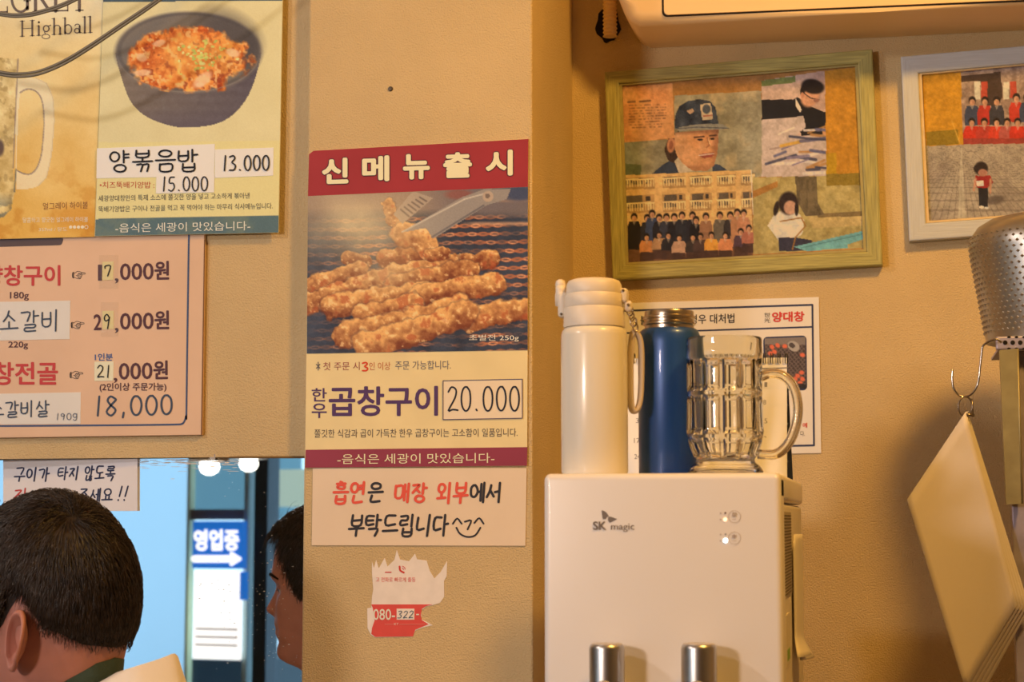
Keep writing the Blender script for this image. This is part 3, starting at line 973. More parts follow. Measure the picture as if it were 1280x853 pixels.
# ================================================================== POSTER WALL SECTION
# --- grill poster
YG = YB - .003
gp = thing('grill_poster', 'tall red and yellow menu poster with a photo of meat on a grill', 'poster', tuple(P(520.0, 584.0, YB)))
M_sheet = mat('poster_yellow', pig((232, 193, 130)), .5, noise=(14, .05), spec=.2)
plate('sheet', [(386.2, 192.5), (392, 188.3), (660.6, 173.6), (658.9, 582.6), (381.2, 585.2)], YG, .0012, M_sheet, gp)
M_redband = mat('poster_red', pig((160, 50, 50)), .55, noise=(10, .08), spec=.15)
M_plum = mat('poster_plum', pig((146, 56, 66)), .55, noise=(10, .08), spec=.15)
plate('header_band', [(386.3, 192.7), (392, 188.5), (660.5, 173.8), (660, 233.6), (384.9, 245.2)], YG - .0004, .0004, M_redband, gp)
plate('footer_band', [(382, 562.6), (659.2, 559.2), (658.8, 582.4), (381.4, 585)], YG - .0004, .0004, M_plum, gp)
CREAM = ink((238, 216, 158)); DARKP = ink((80, 44, 50)); PURP = ink((88, 58, 88)); GREYI = ink((104, 92, 84))
for ch, u0, u1, v0, v1 in (('신', 402.3, 435.5, 198, 230.4), ('메', 452.6, 486.7, 195.2, 227.5), ('뉴', 503.7, 537.3, 193, 224.8), ('출', 554, 590, 191, 223), ('시', 607, 641, 188, 220.5)):
    text(ch, u0 - 1.1, v0 - 1.1, u1 + 1.1, v1 + 1.1, YG - .0004, DARKP, gp, bold=.072, sl=-.03, name='letter_outline')
    text(ch, u0, v0, u1, v1, YG - .0008, CREAM, gp, bold=.043, sl=-.03)
q = [(384.9, 245.3), (660, 233.7), (659.6, 437.8), (383.5, 442.2)]
pt = Paint(q, 1.0)
pt.view(370, 160, 2.942)
X, Y_ = pt.X, pt.Y
pt.rgb[:] = (56, 58, 68)
pt.rgb += (fbm(X, Y_, 60, 5)[..., None] - .5) * 40
# wire grill
wa = np.clip(fbm(X, Y_, 90, 501) * 2.2 - .45, .12, 1) * np.clip((X - 20) / 260, .25, 1)
for k in range(17):
    y0 = 335 + k * 31
    for ph, sg_ in ((0, 1), (math.pi, -1)):
        yl = y0 + 5 * np.sin(X / 13.0 + ph + k) + (X - 400) * -.02 + 14 * (fbm(X, Y_, 200, 511) - .5)
        d = abs(Y_ - yl)
        pt.mixin(np.clip((5.0 - d) / 2.5, 0, 1) * wa * .85, (190, 106, 66))
        pt.mixin(np.clip((2.2 - d) / 2, 0, 1) * (np.sin(X / 13.0 + ph + k) * sg_ > .3) * wa * .9, (240, 168, 120))
# hazy background
bgm = np.clip((335 - Y_) / 40, 0, 1)
pt.mixin(bgm, (150, 120, 98))
pt.mixin(bgm * np.clip((X - 420) / 200, 0, 1) * .8, (106, 92, 92))
pt.mixin(np.clip((8 - abs(Y_ - 268)) / 8, 0, 1) * np.clip((X - 620) / 60, 0, 1), (150, 118, 98))
pt.mixin(np.clip((10 - abs(Y_ - 352)) / 8, 0, 1) * np.clip((X - 600) / 60, 0, 1) * .7, (206, 150, 110))
pt.mixin(pt.ell(820, 240, 60, 28, 0, .6), (70, 72, 90))
pt.mixin(pt.ell(600, 245, 50, 18, 0, .6) * .6, (150, 70, 56))
# pieces of meat
def saus(pts, r, seed, tone=0.0):
    r = r * 1.16
    dmin = None
    for p_, q_ in zip(pts[:-1], pts[1:]):
        d, ey, tt = pt.cap(p_, q_, r, r * .92, .45, seed)
        if dmin is None:
            dmin, e = d, ey
        else:
            e = np.where(d < dmin, ey, e); dmin = np.minimum(d, dmin)
    mk = np.clip((1 - dmin) * 7 + .2, 0, 1)
    nz = fbm(X, Y_, r * .8, seed + 3); n2_ = fbm(X, Y_, r * .35, seed + 9)
    sh = np.clip(.55 - e * .5, 0, 1)
    c0, c1 = np.array([122, 56, 28]), np.array([238, 170, 96])
    c = c0 + (c1 - c0) * np.clip(sh + (nz - .5) * 1.3 + (n2_ - .5) * .9 + tone, 0, 1)[..., None]
    pt.mixin(np.clip((1.12 - dmin) * 5, 0, 1) * .55, (60, 40, 44))
    pt.mixin(mk, c)
    pt.mixin(mk * np.clip((nz - .6) * 6, 0, .6), (168, 68, 34))
    pt.mixin(mk * np.clip((n2_ - .66) * 8, 0, .5), (252, 206, 140))
saus([(190, 480), (250, 490)], 26, 3, -.3)
saus([(330, 480), (470, 470)], 34, 5, -.3)
saus([(590, 500), (720, 482)], 30, 7, -.2)
saus([(30, 590), (235, 528)], 34, 11, -.1)
saus([(20, 650), (290, 560), (560, 492)], 34, 13, .0)
saus([(370, 575), (640, 522)], 36, 17, -.1)
saus([(130, 655), (290, 632), (480, 605)], 40, 19, .05)
saus([(450, 625), (600, 590), (735, 575)], 40, 23, .05)
saus([(250, 690), (430, 650)], 38, 27, -.05)
saus([(630, 700), (830, 668)], 44, 29, .0)
saus([(175, 768), (420, 712), (600, 655)], 42, 31, .1)
saus([(260, 805), (430, 755), (620, 685)], 46, 37, .1)
saus([(340, 285), (350, 330), (390, 372)], 24, 41, .0)
saus([(400, 385), (460, 410), (490, 450)], 42, 43, .15)
saus([(500, 470), (545, 458)], 24, 47, -.1)
# scissors and tongs
pt.mixin(pt.poly([(358, 318), (392, 352), (505, 258), (440, 236), (425, 238)]), (168, 140, 116))
for k in range(6):
    pt.line([(385 + k * 14, 300 - k * 9), (415 + k * 13, 325 - k * 11)], 7, (96, 78, 70), .8)
pt.mixin(pt.poly([(385, 385), (610, 255), (690, 226), (790, 224), (775, 262), (700, 285), (505, 408), (478, 368)]), (150, 132, 118))
pt.line([(390, 383), (620, 262), (700, 240)], 6, (205, 182, 158), .8)
pt.line([(500, 402), (690, 285)], 7, (98, 88, 86), .8)
pt.mixin(pt.ell(706, 252, 20, 20), (182, 150, 124)); pt.mixin(pt.ell(704, 250, 9, 9), (120, 98, 84))
# smoke
sm = 1.05 * np.exp(-(((X - 215) / 215) ** 2 + ((Y_ - 350) / 135) ** 2)) * (.75 + .5 * (fbm(X, Y_, 120, 91) - .5))
pt.mixin(np.clip(sm, 0, .85), (224, 190, 138))
pt.mixin(np.clip(np.exp(-(((X - 330) / 120) ** 2 + ((Y_ - 540) / 60) ** 2)) * .45, 0, 1), (214, 180, 130))
pt.mixin(np.clip(np.exp(-(((X - 60) / 70) ** 2 + ((Y_ - 300) / 60) ** 2)) * .5, 0, 1), (150, 120, 96))
pt.rgb += (rng.random(pt.rgb.shape[:2])[..., None] - .5) * 8
pt.build('picture', YG - .0002, 'L', PR, gp)
text('초벌전 250g', 586, 418.5, 648.5, 427.5, YG, ink((246, 222, 178)), gp, bold=.008, sl=-.004, lift=.0012)
RD = ink((178, 74, 58))
hand('*', 395, 453, 400.5, 463, 1.1, YG, GREYI, gp)
text('첫 주문 시', 404, 453, 449.5, 463.2, YG, ink((160, 84, 70)), gp, sl=-.01)
hand('3', 452.5, 453.5, 460.5, 464, 2.0, YG, ink((216, 70, 40)), gp)
text('인 이상', 461.5, 453, 488, 463, YG, ink((196, 104, 60)), gp, sl=-.01, bold=.005)
text('주문 가능합니다.', 494, 451.5, 563.5, 462.5, YG, ink((116, 102, 96)), gp, sl=-.01)
text('한', 389.6, 485.4, 408.5, 502, YG, PURP, gp, bold=.012)
text('우', 389.6, 504.5, 408.5, 523, YG, PURP, gp, bold=.012)
text('곱창구이', 411, 483.5, 547.5, 521, YG, PURP, gp, bold=.02, sl=-.008)
o = patch(gp, [(553.8, 476.2), (652.8, 474.2), (653, 523), (553.8, 524.8)], YG - .0003, mat('price_paper', pig((234, 196, 152)), .6), name='price_strip')
strokes_mesh([[(553.8, 476.2), (603, 475.2), (652.8, 474.2)], [(652.8, 474.2), (653, 523)], [(653, 523), (553.8, 524.8)], [(553.8, 524.8), (553.8, 476.2)]], 1.0, YG - .0009, ink((96, 80, 92)), o, 'border_line')
hand('20.000', 559, 484, 650, 514.5, 2.1, YG - .0009, ink((48, 46, 52)), o, sl=-.01, jit=.015)
text('쫄깃한 식감과 곱이 가득찬 한우 곱창구이는 고소함이 일품입니다.', 393, 537, 647, 547.5, YG, ink((98, 80, 68)), gp, sl=-.006)
text('-음식은 세광이 맛있습니다-', 421.6, 568, 618, 580.5, YG - .0004, CREAM, gp, sl=-.008)

# --- no-smoking note
ns = thing('smoking_note', 'beige handwritten note in red and black marker below the grill poster', 'note', tuple(P(524.0, 682.0, YB)))
plate('sheet', [(391, 585.5), (658.3, 585.5), (656.8, 682.6), (389.7, 682.0)], YB - .0016, .0012, mat('kraft_note', pig((228, 187, 146)), .65, noise=(8, .04)), ns)
MRED = ink((226, 84, 62)); MBLK = ink((58, 52, 52))
YN = YB - .0016
hand('흡연', 416.5, 603, 457, 629, 3.3, YN, MRED, ns, lean=.08)
hand('은', 460.5, 604, 479, 628, 3.1, YN, MBLK, ns, lean=.08)
hand('매장', 494, 605, 534, 628, 3.3, YN, MRED, ns, lean=.08)
hand('외부', 547, 604, 585, 629, 3.3, YN, MRED, ns, lean=.08)
hand('에서', 588, 604, 627, 628, 3.0, YN, MBLK, ns, lean=.08)
hand('부탁드립니다', 436.5, 644, 561, 670, 3.0, YN, MBLK, ns, lean=.1)
strokes_mesh([[(566, 655), (571.5, 648.5), (577, 655)], [(593, 654), (599, 648), (604.5, 655)], [(581, 652.5), (589, 651), (584.5, 662)],
              [(570.5, 660), (575, 667.5), (584, 671.5), (594, 669.5), (600.5, 660)]], 2.2, YN, MBLK, ns, 'smiling_face')

# --- torn sticker
ts = thing('torn_sticker', 'torn white and red phone number sticker left on the wall', 'sticker', tuple(P(505.0, 797.0, YB)))
c6 = lambda L: [(430 + a / 4.923, 680 + b / 4.923) for a, b in L]
M_stk = mat('sticker_white', pig((234, 202, 174)), .7, noise=(60, .05))
plate('paper', c6([(172, 110), (184, 150), (198, 100), (214, 152), (250, 88), (268, 140), (310, 100), (325, 38), (345, 98), (400, 108), (437, 62), (450, 96), (508, 104), (528, 168), (556, 214), (596, 172), (634, 106), (632, 200), (615, 230), (617, 325), (590, 365), (546, 378), (505, 386), (490, 400), (475, 408), (476, 466), (506, 480), (546, 502), (480, 518), (438, 536), (424, 572), (192, 576), (165, 560), (145, 520), (143, 398), (168, 394), (172, 330), (180, 280), (172, 180)]), YB - .0007, .0006, M_stk, ts)
M_stkr = mat('sticker_red', pig((216, 66, 52)), .6, noise=(60, .04))
plate('red_band', c6([(168, 374), (546, 374), (505, 384), (478, 402), (472, 440), (478, 470), (520, 496), (438, 530), (424, 571), (192, 574), (168, 556), (172, 520), (188, 474), (178, 400)]), YB - .0010, .0003, M_stkr, ts)
text('080-', *[430 + 180 / 4.923, 680 + 402 / 4.923, 430 + 314 / 4.923, 680 + 470 / 4.923], YB - .0010, ink((232, 205, 172)), ts, bold=.012)
plate('number_box', c6([(324, 400), (433, 400), (433, 468), (324, 468)]), YB - .0013, .0002, M_stk, ts)
hand('322', 430 + 330 / 4.923, 680 + 414 / 4.923, 430 + 428 / 4.923, 680 + 458 / 4.923, .9, YB - .0014, ink((84, 92, 98)), ts, lean=.2)
text('-', 430 + 444 / 4.923, 680 + 432 / 4.923, 430 + 462 / 4.923, 680 + 440 / 4.923, YB - .0010, ink((232, 205, 172)), ts, bold=.012)
text('KT', 430 + 308 / 4.923, 680 + 488 / 4.923, 430 + 336 / 4.923, 680 + 502 / 4.923, YB - .0010, ink((240, 190, 160)), ts, bold=.03)
strokes_mesh([c6([(252, 496), (302, 496)]), c6([(342, 496), (500, 495)])], .9, YB - .0010, ink((226, 112, 92)), ts, 'faded_print')
STR = ink((218, 104, 86))
text('고 전화로 빠르게 출동', 430 + 195 / 4.923, 680 + 206 / 4.923, 430 + 440 / 4.923, 680 + 236 / 4.923, YB - .0007, STR, ts, bold=.01)
strokes_mesh([c6([(342, 140), (346, 165), (368, 178)])], 2.2, YB - .0007, ink((206, 62, 50)), ts, 'phone_icon')
strokes_mesh([c6([(358, 150), (364, 154), (366, 160)]), c6([(360, 138), (372, 146), (376, 158)])], .8, YB - .0007, ink((206, 62, 50)), ts, 'phone_icon')
strokes_mesh([c6([(254, 176), (290, 176)])], 1.3, YB - .0007, ink((206, 62, 50)), ts, 'underline')
# --- small screw in the wall
sw = tag(lathe('wall_screw', [(.0005, -.002), (.0034, -.0015), (.0036, 0), (.0026, .0014), (.0008, .0016)], (0, 0, 0), mat('screw_metal', (.10, .08, .06), .5, metal=.6), None, 16), 'small dark screw in the bare wall above the grill poster', 'screw')
sw.location = p1(488, 111, YB - .001); sw.rotation_euler = (math.pi / 2, 0, 0)

# ================================================================== RIGHT WALL
# --- air conditioner
M_ac = mat('aged_beige_plastic', pig((226, 166, 100), 'R'), .5, noise=(5, .04))
ac = thing('air_conditioner', 'beige wall air conditioner along the top edge above the frames', 'air conditioner', tuple(P(1000.0, 50.0, YC)))
YAC = 2.56
out = [(762, -120), (763.5, -40), (766, 5), (771.5, 28), (779, 46), (788, 56), (799, 61.0), (1100, 47), (1420, 31), (1420, -150)]
bm = bmesh.new()
ua, va = np.array([a for a, b in out], float), np.array([b for a, b in out], float)
fr_ = P(ua, va, YAC)
fr_[:, 2] = P(ua * 0 + 900, va + (ua - 900) * 0, YC)[:, 2]
fr_[:, 2] = P(ua, va, YC)[:, 2]
A_ = [bm.verts.new(v) for v in fr_]; B_ = [bm.verts.new(v + np.array([0, YC - YAC - .001, 0])) for v in fr_]
f0 = bm.faces.new(A_); bm.faces.new(B_[::-1])
for i in range(len(A_)):
    j = (i + 1) % len(A_)
    bm.faces.new((A_[i], B_[i], B_[j], A_[j]))
bmesh.ops.bevel(bm, geom=list(f0.edges), offset=.02, segments=5, profile=.5, affect='EDGES')
o = frombm('housing', bm, M_ac, ac, True); o.data.set_sharp_from_angle(angle=math.radians(35))
plate('panel_gap', rrect([(826, -110), (1430, -130), (1430, -4.5), (827.5, 21)], 6), YAC - .0006, .002, mat('ac_gap', (.03, .02, .012), .9), ac)
plate('front_panel', rrect([(828.5, -108), (1430, -128), (1430, -7), (830, 18.6)], 5), YAC - .004, .005, M_ac, ac, .0015)
hs = thing('drain_hose', 'ribbed beige hose entering the wall beside the air conditioner', 'hose', tuple(P(757.0, 50.0, YC)))
hx = p1(762.5, 30, 2.668)
prof = []
for k in range(60):
    z = -.020 + k * .0032
    prof.append((.0104 + .0011 * math.cos(k * math.pi), z))
lathe('ribbed_hose', prof, tuple(hx), M_ac, hs, 24)
hp = [(760 + 15.0 * math.cos(t) * (1 + .12 * math.sin(5 * t)), 31 + 22 * math.sin(t) * (1 + .08 * math.cos(7 * t))) for t in np.linspace(0, PI2, 27)[:-1]]
plate('wall_hole', hp, YC - .0012, .001, mat('hole_dark', (.012, .008, .005), 1), hs)

# --- picture frames
def frame(name, label, O, I, zone_c, lipw, Yb, th, lipcol, grain):
    root = thing(name, label, 'picture frame', tuple(P(O[3][0] * 1.0, O[3][1] * 1.0, Yb)))
    mh = mat(name + '_wood_across', pig(zone_c, 'R'), .5, noise=(420, grain, (.05, 1, 1)), bump=(420, .35, (.05, 1, 1)))
    mv = mat(name + '_wood_upright', pig(zone_c, 'R'), .5, noise=(420, grain, (1, 1, .05)), bump=(420, .35, (1, 1, .05)))
    mi = mat(name + '_lip', pig(lipcol, 'R'), .5, noise=(60, .1))
    Yf = Yb - th
    O_ = [np.array(x, float) for x in O]; I_ = [np.array(x, float) for x in I]
    for i in range(4):
        j = (i + 1) % 4
        bm = bmesh.new()
        quad = [O_[i], O_[j], I_[j], I_[i]]
        fv = [bm.verts.new(P(p_[0], p_[1], Yf)) for p_ in quad]
        bv = [bm.verts.new(Vector(v.co) + Vector((0, th - .001, 0))) for v in fv]
        f0 = bm.faces.new(fv); bm.faces.new(bv[::-1])
        for a_ in range(4):
            b_ = (a_ + 1) % 4
            bm.faces.new((fv[a_], bv[a_], bv[b_], fv[b_]))
        ed = [e for e in f0.edges if {v.index for v in e.verts} is not None]
        bmesh.ops.bevel(bm, geom=[f0.edges[0], f0.edges[2]], offset=.0022, segments=2, profile=.5, affect='EDGES')
        frombm('rail', bm, mh if i % 2 == 0 else mv, root)
        c = sum(I_) / 4
        inn = [p_ + (c - p_) / np.linalg.norm(c - p_) * lipw * 1.4 for p_ in (I_[i], I_[j])]
        plate('lip', [I_[i], I_[j], inn[1], inn[0]], Yf + .004, .006, mi, root)
    return root, Yf
FO = [(755.5, 90), (1090.5, 61.2), (1103.5, 331.5), (765.5, 350)]
FI = [(773.5, 104), (1072.5, 79.5), (1083.5, 314.5), (781.5, 331.5)]
f1, Yf1 = frame('collage_frame', 'olive wooden frame holding a collage of old photographs', FO, FI, (152, 128, 62), 3.6, YC - .001, .02, (150, 122, 62), .30)
YP = YC - .012
PF = print_mat('photo_print', .45, .12)
q = [(774.5, 105), (1071.5, 81), (1082.5, 313.5), (782.5, 330.5)]
pt = Paint(q, 1.0)
pt.view(740, 50, 2.753)
X, Y_ = pt.X, pt.Y
Q = lambda pts, col, a=1.0: pt.mixin(pt.poly(pts) * a, col)
def E_(cx, cy, rx, ry, col, rot=0, soft=.25, a=1.0):
    pt.mixin(pt.ell(cx, cy, rx, ry, rot, soft) * a, col)
pt.rgb[:] = (166, 112, 58)
# painted portrait
sky = pt.poly([(283, 192), (583, 175), (586, 472), (108, 470), (108, 352), (283, 342)])
sk = np.array([150, 134, 104]) + (fbm(X, Y_, 110, 5)[..., None] - .5) * np.array([95, 90, 80])
pt.rgb = np.where((sky > .5)[..., None], sk, pt.rgb)
pt.mixin(sky * np.clip((fbm(X, Y_, 60, 15) - .5) * 2.5, 0, .5), (196, 160, 112))
pt.mixin(sky * np.clip((200 - X) / 120, 0, .6), (110, 112, 104))
Q([(108, 425), (170, 430), (168, 468), (108, 470)], (88, 92, 62), .8)
Q([(205, 462), (245, 428), (285, 405), (300, 458)], (58, 62, 74))
Q([(415, 425), (440, 430), (470, 452), (415, 458)], (64, 68, 80))
Q([(262, 340), (300, 312), (305, 400), (282, 425), (262, 415), (248, 378)], (64, 46, 38))
Q([(283, 418), (300, 400), (350, 450), (300, 460)], (196, 170, 140))
fcm = pt.poly([(285, 318), (436, 306), (434, 362), (430, 395), (420, 432), (395, 452), (345, 450), (312, 425), (292, 398), (284, 372)])
fcx = np.array([204, 142, 96]) + (X[..., None] - 350) * np.array([.02, -.05, -.06]) + (fbm(X, Y_, 22, 25)[..., None] - .5) * 40
pt.rgb = np.where((fcm > .5)[..., None], fcx, pt.rgb)
E_(272, 362, 14, 26, (190, 124, 86), .1); E_(272, 362, 7, 15, (150, 88, 62), .1)
pt.mixin(fcm * np.clip((X - 410) / 25, 0, .5), (140, 90, 66))
pt.mixin(fcm * np.clip((330 - Y_) / 22, 0, .65), (110, 72, 56))
pt.mixin(fcm * np.clip((Y_ - 425) / 25, 0, .5), (150, 96, 66))
pt.line([(352, 336), (385, 332)], 6, (76, 50, 42)); pt.line([(405, 330), (428, 328)], 6, (76, 50, 42))
E_(372, 343, 10, 4, (60, 44, 40)); E_(414, 340, 8, 4, (60, 44, 40))
pt.line([(396, 336), (404, 362), (394, 370)], 5, (158, 98, 68)); pt.line([(400, 340), (406, 360)], 3, (232, 180, 132))
Q([(364, 396), (392, 388), (420, 386), (416, 402), (385, 408)], (154, 78, 66)); pt.line([(368, 397), (418, 392)], 3.5, (222, 190, 168))
E_(335, 395, 28, 30, (214, 152, 104), 0, .9, .6)
cp = pt.poly([(284, 305), (286, 262), (300, 228), (330, 210), (370, 204), (405, 210), (425, 232), (436, 290), (380, 296)])
cc = np.array([58, 60, 68]) + (fbm(X, Y_, 26, 35)[..., None] - .5) * 60
pt.rgb = np.where((cp > .5)[..., None], cc, pt.rgb)
Q([(288, 306), (320, 296), (400, 288), (450, 290), (472, 304), (430, 309), (360, 308), (300, 314)], (142, 132, 118))
pt.line([(292, 306), (360, 300), (470, 304)], 4, (84, 82, 86))
Q([(371, 222), (408, 217), (417, 272), (380, 276)], (198, 168, 134)); E_(394, 238, 14, 16, (80, 80, 84)); pt.line([(384, 262), (412, 259)], 5, (170, 90, 70))
Q([(325, 244), (345, 236), (352, 246), (338, 256)], (180, 140, 108))
# text sheet
Q([(100, 160), (278, 150), (284, 338), (100, 354)], (204, 140, 88)); pt.mixin(pt.poly([(100, 160), (278, 150), (284, 338), (100, 354)]) * np.clip((fbm(X, Y_, 60, 45) - .45) * 2, 0, .4), (190, 112, 62))
pt.line([(124, 214), (148, 212)], 6, (110, 74, 52)); pt.line([(165, 212), (200, 209)], 7, (110, 74, 52))
for k in range(9):
    y = 226 + k * 9.6
    nn = np.clip((vnoise(X, Y_ * 0 + k, 5, 55 + k) - .3) * 3, 0, 1)
    d = abs(Y_ - (y - (X - 125) * .035))
    pt.mixin(np.clip((3.2 - d) / 2, 0, 1) * nn * ((X > 126) & (X < (255 if k < 6 else 240))) * .75, (120, 78, 54))
# group photo in front of a house
gq = [(108, 466), (547, 447), (554, 742), (120, 768)]
Q(gq, (214, 164, 102)); gm = pt.poly(gq)
for (y0, y1) in ((468, 508), (528, 590)):
    for (x0, x1) in ((108, 215), (243, 322), (337, 412), (430, 494), (513, 560)):
        sl = lambda x: -(x - 330) * .035
        Q([(x0, y0 + sl(x0)), (x1, y0 + sl(x1)), (x1, y1 + sl(x1)), (x0, y1 + sl(x0))], (176, 132, 84))
        Q([(x0 + 6, y0 + 2 + sl(x0)), (x0 + (x1 - x0) * .62, y0 + 2 + sl(x1)), (x0 + (x1 - x0) * .62, y1 - 16 + sl(x1)), (x0 + 6, y1 - 16 + sl(x0))], (96, 80, 66))
        Q([(x0 + (x1 - x0) * .72, y0 + 6 + sl(x1)), (x0 + (x1 - x0) * .86, y0 + 6 + sl(x1)), (x0 + (x1 - x0) * .86, y0 + 22 + sl(x1)), (x0 + (x1 - x0) * .72, y0 + 22 + sl(x1))], (70, 58, 52))
        rail = (abs(((X - x0) % 9) - 4.5) < 2.2) & (X > x0) & (X < x1) & (Y_ > y1 - 32 + sl(X)) & (Y_ < y1 - 8 + sl(X))
        pt.mixin(rail * .9, (228, 188, 128))
        pt.mixin(((X > x0) & (X < x1) & (abs(Y_ - (y1 - 34 + sl(X))) < 3)) * 1.0, (226, 184, 124))
pt.mixin(gm * np.clip((Y_ - 668 + (X - 330) * .03) / 50, 0, 1), (112, 74, 54))
def person_print(x, y, hr, coat, hh=None, face=(196, 138, 100), seat=False):
    h_ = hh or 92
    bw = hr * (1.9 if not seat else 2.3)
    Q([(x - bw * .7, y + hr * 1.0), (x + bw * .7, y + hr * 1.0), (x + bw, y + hr * 2.6), (x + bw, y + h_), (x - bw, y + h_), (x - bw, y + hr * 2.6)], coat)
    Q([(x - hr * .5, y + hr), (x + hr * .5, y + hr), (x, y + hr * 2.2)], (200, 170, 140), .5)
    E_(x, y - hr * .25, hr * .95, hr * 1.1, (42, 32, 30)); E_(x, y + hr * .22, hr * .68, hr * .8, face)
    E_(x + hr * .25, y + hr * .3, hr * .35, hr * .5, (150, 96, 70), 0, .9, .5)
back = [(145, 612, (40, 34, 36)), (190, 615, (50, 46, 52)), (207, 600, (60, 66, 90)), (231, 614, (38, 34, 38)), (256, 612, (56, 54, 62)), (283, 612, (40, 36, 40)), (310, 606, (46, 44, 50)), (346, 606, (44, 40, 46)), (358, 622, (34, 30, 32)), (392, 610, (150, 104, 76)), (440, 606, (106, 92, 78)), (476, 606, (58, 50, 50)), (500, 596, (170, 116, 82)), (522, 598, (188, 124, 88))]
for x, y, c in back:
    person_print(x, y, 12, c, 110)
front = [(188, 680, (196, 124, 72)), (231, 672, (168, 122, 84)), (263, 674, (46, 40, 42)), (300, 682, (188, 140, 110)), (347, 680, (62, 50, 46)), (373, 678, (80, 58, 52)), (411, 674, (216, 144, 62)), (459, 674, (206, 128, 84)), (512, 662, (84, 60, 66)), (540, 650, (170, 100, 76))]
for x, y, c in front:
    person_print(x, y, 11, c, 52, seat=True)
    Q([(x - 22, y + 50), (x + 22, y + 50), (x + 24, y + 82), (x - 24, y + 82)], (70, 48, 42), .8)
pt.line([(547, 447), (553, 600)], 2.5, (240, 225, 200), .8)
# man working at a desk
mq = [(584, 140), (801, 106), (807, 466), (584, 472)]
Q(mq, (196, 156, 128)); dm = pt.poly(mq)
pt.mixin(dm * np.clip((X - 740) / 60, 0, .6) * (Y_ < 240), (176, 132, 108))
Q([(584, 140), (700, 124), (700, 146), (584, 160)], (120, 122, 66))
Q([(584, 206), (690, 204), (726, 262), (728, 300), (584, 278)], (40, 36, 36))
Q([(676, 215), (706, 196), (760, 232), (806, 250), (806, 330), (726, 345), (700, 262)], (38, 34, 34))
Q([(700, 200), (722, 240), (716, 250), (700, 226)], (214, 186, 160))
E_(750, 190, 32, 42, (200, 138, 100), .3); E_(760, 160, 40, 25, (40, 32, 30), .2); E_(726, 172, 9, 20, (44, 34, 32), .2); E_(724, 190, 6, 10, (186, 122, 88))
pt.line([(728, 182), (752, 200), (782, 206)], 4, (60, 46, 42)); E_(772, 208, 10, 7, (150, 100, 78))
Q([(790, 305), (815, 300), (822, 328), (795, 330)], (204, 140, 90))
Q([(584, 276), (728, 262), (736, 300), (700, 330), (806, 326), (806, 468), (584, 472)], (190, 160, 138))
for k in range(26):
    x, y = random.uniform(590, 780), random.uniform(295, 462)
    L_, an = random.uniform(40, 110), random.uniform(-.45, .15)
    c = random.choice([(214, 188, 166), (222, 196, 176), (150, 122, 110), (96, 90, 110), (176, 122, 70), (70, 66, 80), (206, 150, 60), (130, 110, 120)])
    ex, ey = x + L_ * math.cos(an), y + L_ * math.sin(an)
    d, _, _ = pt.cap((x, y), (ex, ey), random.uniform(3, 8))
    pt.mixin(np.clip((1 - d) * 2, 0, 1) * dm * (Y_ > 290) * .9, c)
# orange backing
Q([(801, 106), (912, 95), (920, 462), (840, 462), (840, 390), (806, 392)], (186, 122, 40)); Q([(806, 392), (840, 388), (842, 465), (806, 468)], (178, 130, 34)); Q([(806, 462), (922, 458), (922, 500), (806, 505)], (136, 106, 40))
# girl in the garden
wq = [(553, 474), (806, 468), (806, 502), (924, 500), (940, 716), (556, 738)]
Q(wq, (176, 148, 88)); wm = pt.poly(wq)
pt.mixin(wm * np.clip((fbm(X, Y_, 30, 65) - .45) * 3, 0, .6), (150, 122, 68))
Q([(740, 600), (930, 590), (936, 640), (760, 650)], (198, 158, 98), .6); Q([(770, 598), (930, 588), (930, 606), (780, 612)], (112, 88, 56), .8)
Q([(553, 520), (640, 485), (640, 505), (553, 545)], (168, 112, 54))
Q([(698, 470), (772, 470), (776, 560), (800, 602), (735, 608), (708, 560)], (118, 96, 66)); pt.mixin(pt.poly([(698, 470), (772, 470), (776, 560), (800, 602), (735, 608), (708, 560)]) * np.clip((fbm(X, Y_ * .3, 10, 75) - .4) * 3, 0, .5), (84, 68, 48))
Q([(628, 600), (650, 588), (706, 590), (730, 620), (724, 668), (690, 690), (640, 688), (604, 640)], (214, 192, 164))
Q([(640, 680), (700, 680), (760, 690), (740, 725), (645, 728)], (60, 54, 62))
E_(676, 562, 34, 40, (54, 40, 36)); E_(682, 577, 22, 24, (196, 142, 108)); E_(634, 580, 9, 26, (50, 38, 34), .2); E_(704, 582, 7, 24, (50, 38, 34))
pt.line([(648, 625), (720, 612), (735, 640), (700, 680), (690, 720)], 5, (150, 100, 50))
Q([(694, 712), (930, 658), (934, 686), (880, 704), (880, 716), (740, 727)], (112, 156, 146)); pt.line([(720, 716), (932, 668)], 3, (84, 120, 116))
pt.rgb *= (1 + .24 * (fbm(X, Y_, 9, 301, 3) - .5) + .2 * (fbm(X, Y_, 34, 311, 3) - .5))[..., None]
pt.rgb += (rng.random(pt.rgb.shape[:2])[..., None] - .5) * 10
pt.build('collage', YP, 'R', PF, f1)
plate('glass', [(773, 103.5), (1073, 79), (1084, 315), (781, 332)], YP - .004, .0008, glass_pane_mat('picture_glass', (.97, .97, .96), .04), f1)

GO = [(1126, 70.5), (1470, 40.5), (1482, 276), (1136.5, 301.5)]
GI = [(1148, 91), (1448, 64), (1459, 257), (1157.5, 279)]
f2, Yf2 = frame('grey_photo_frame', 'pale grey wooden photo frame near the right edge, beside the olive one', GO, GI, (176, 158, 132), 3.4, YC - .001, .02, (198, 152, 92), .07)
q = [(1153, 94), (1446, 67), (1457, 255), (1161, 276)]
pt = Paint(q, 1.0)
pt.view(1080, 40, 3.045)
X, Y_ = pt.X, pt.Y
pt.rgb[:] = (166, 138, 108)
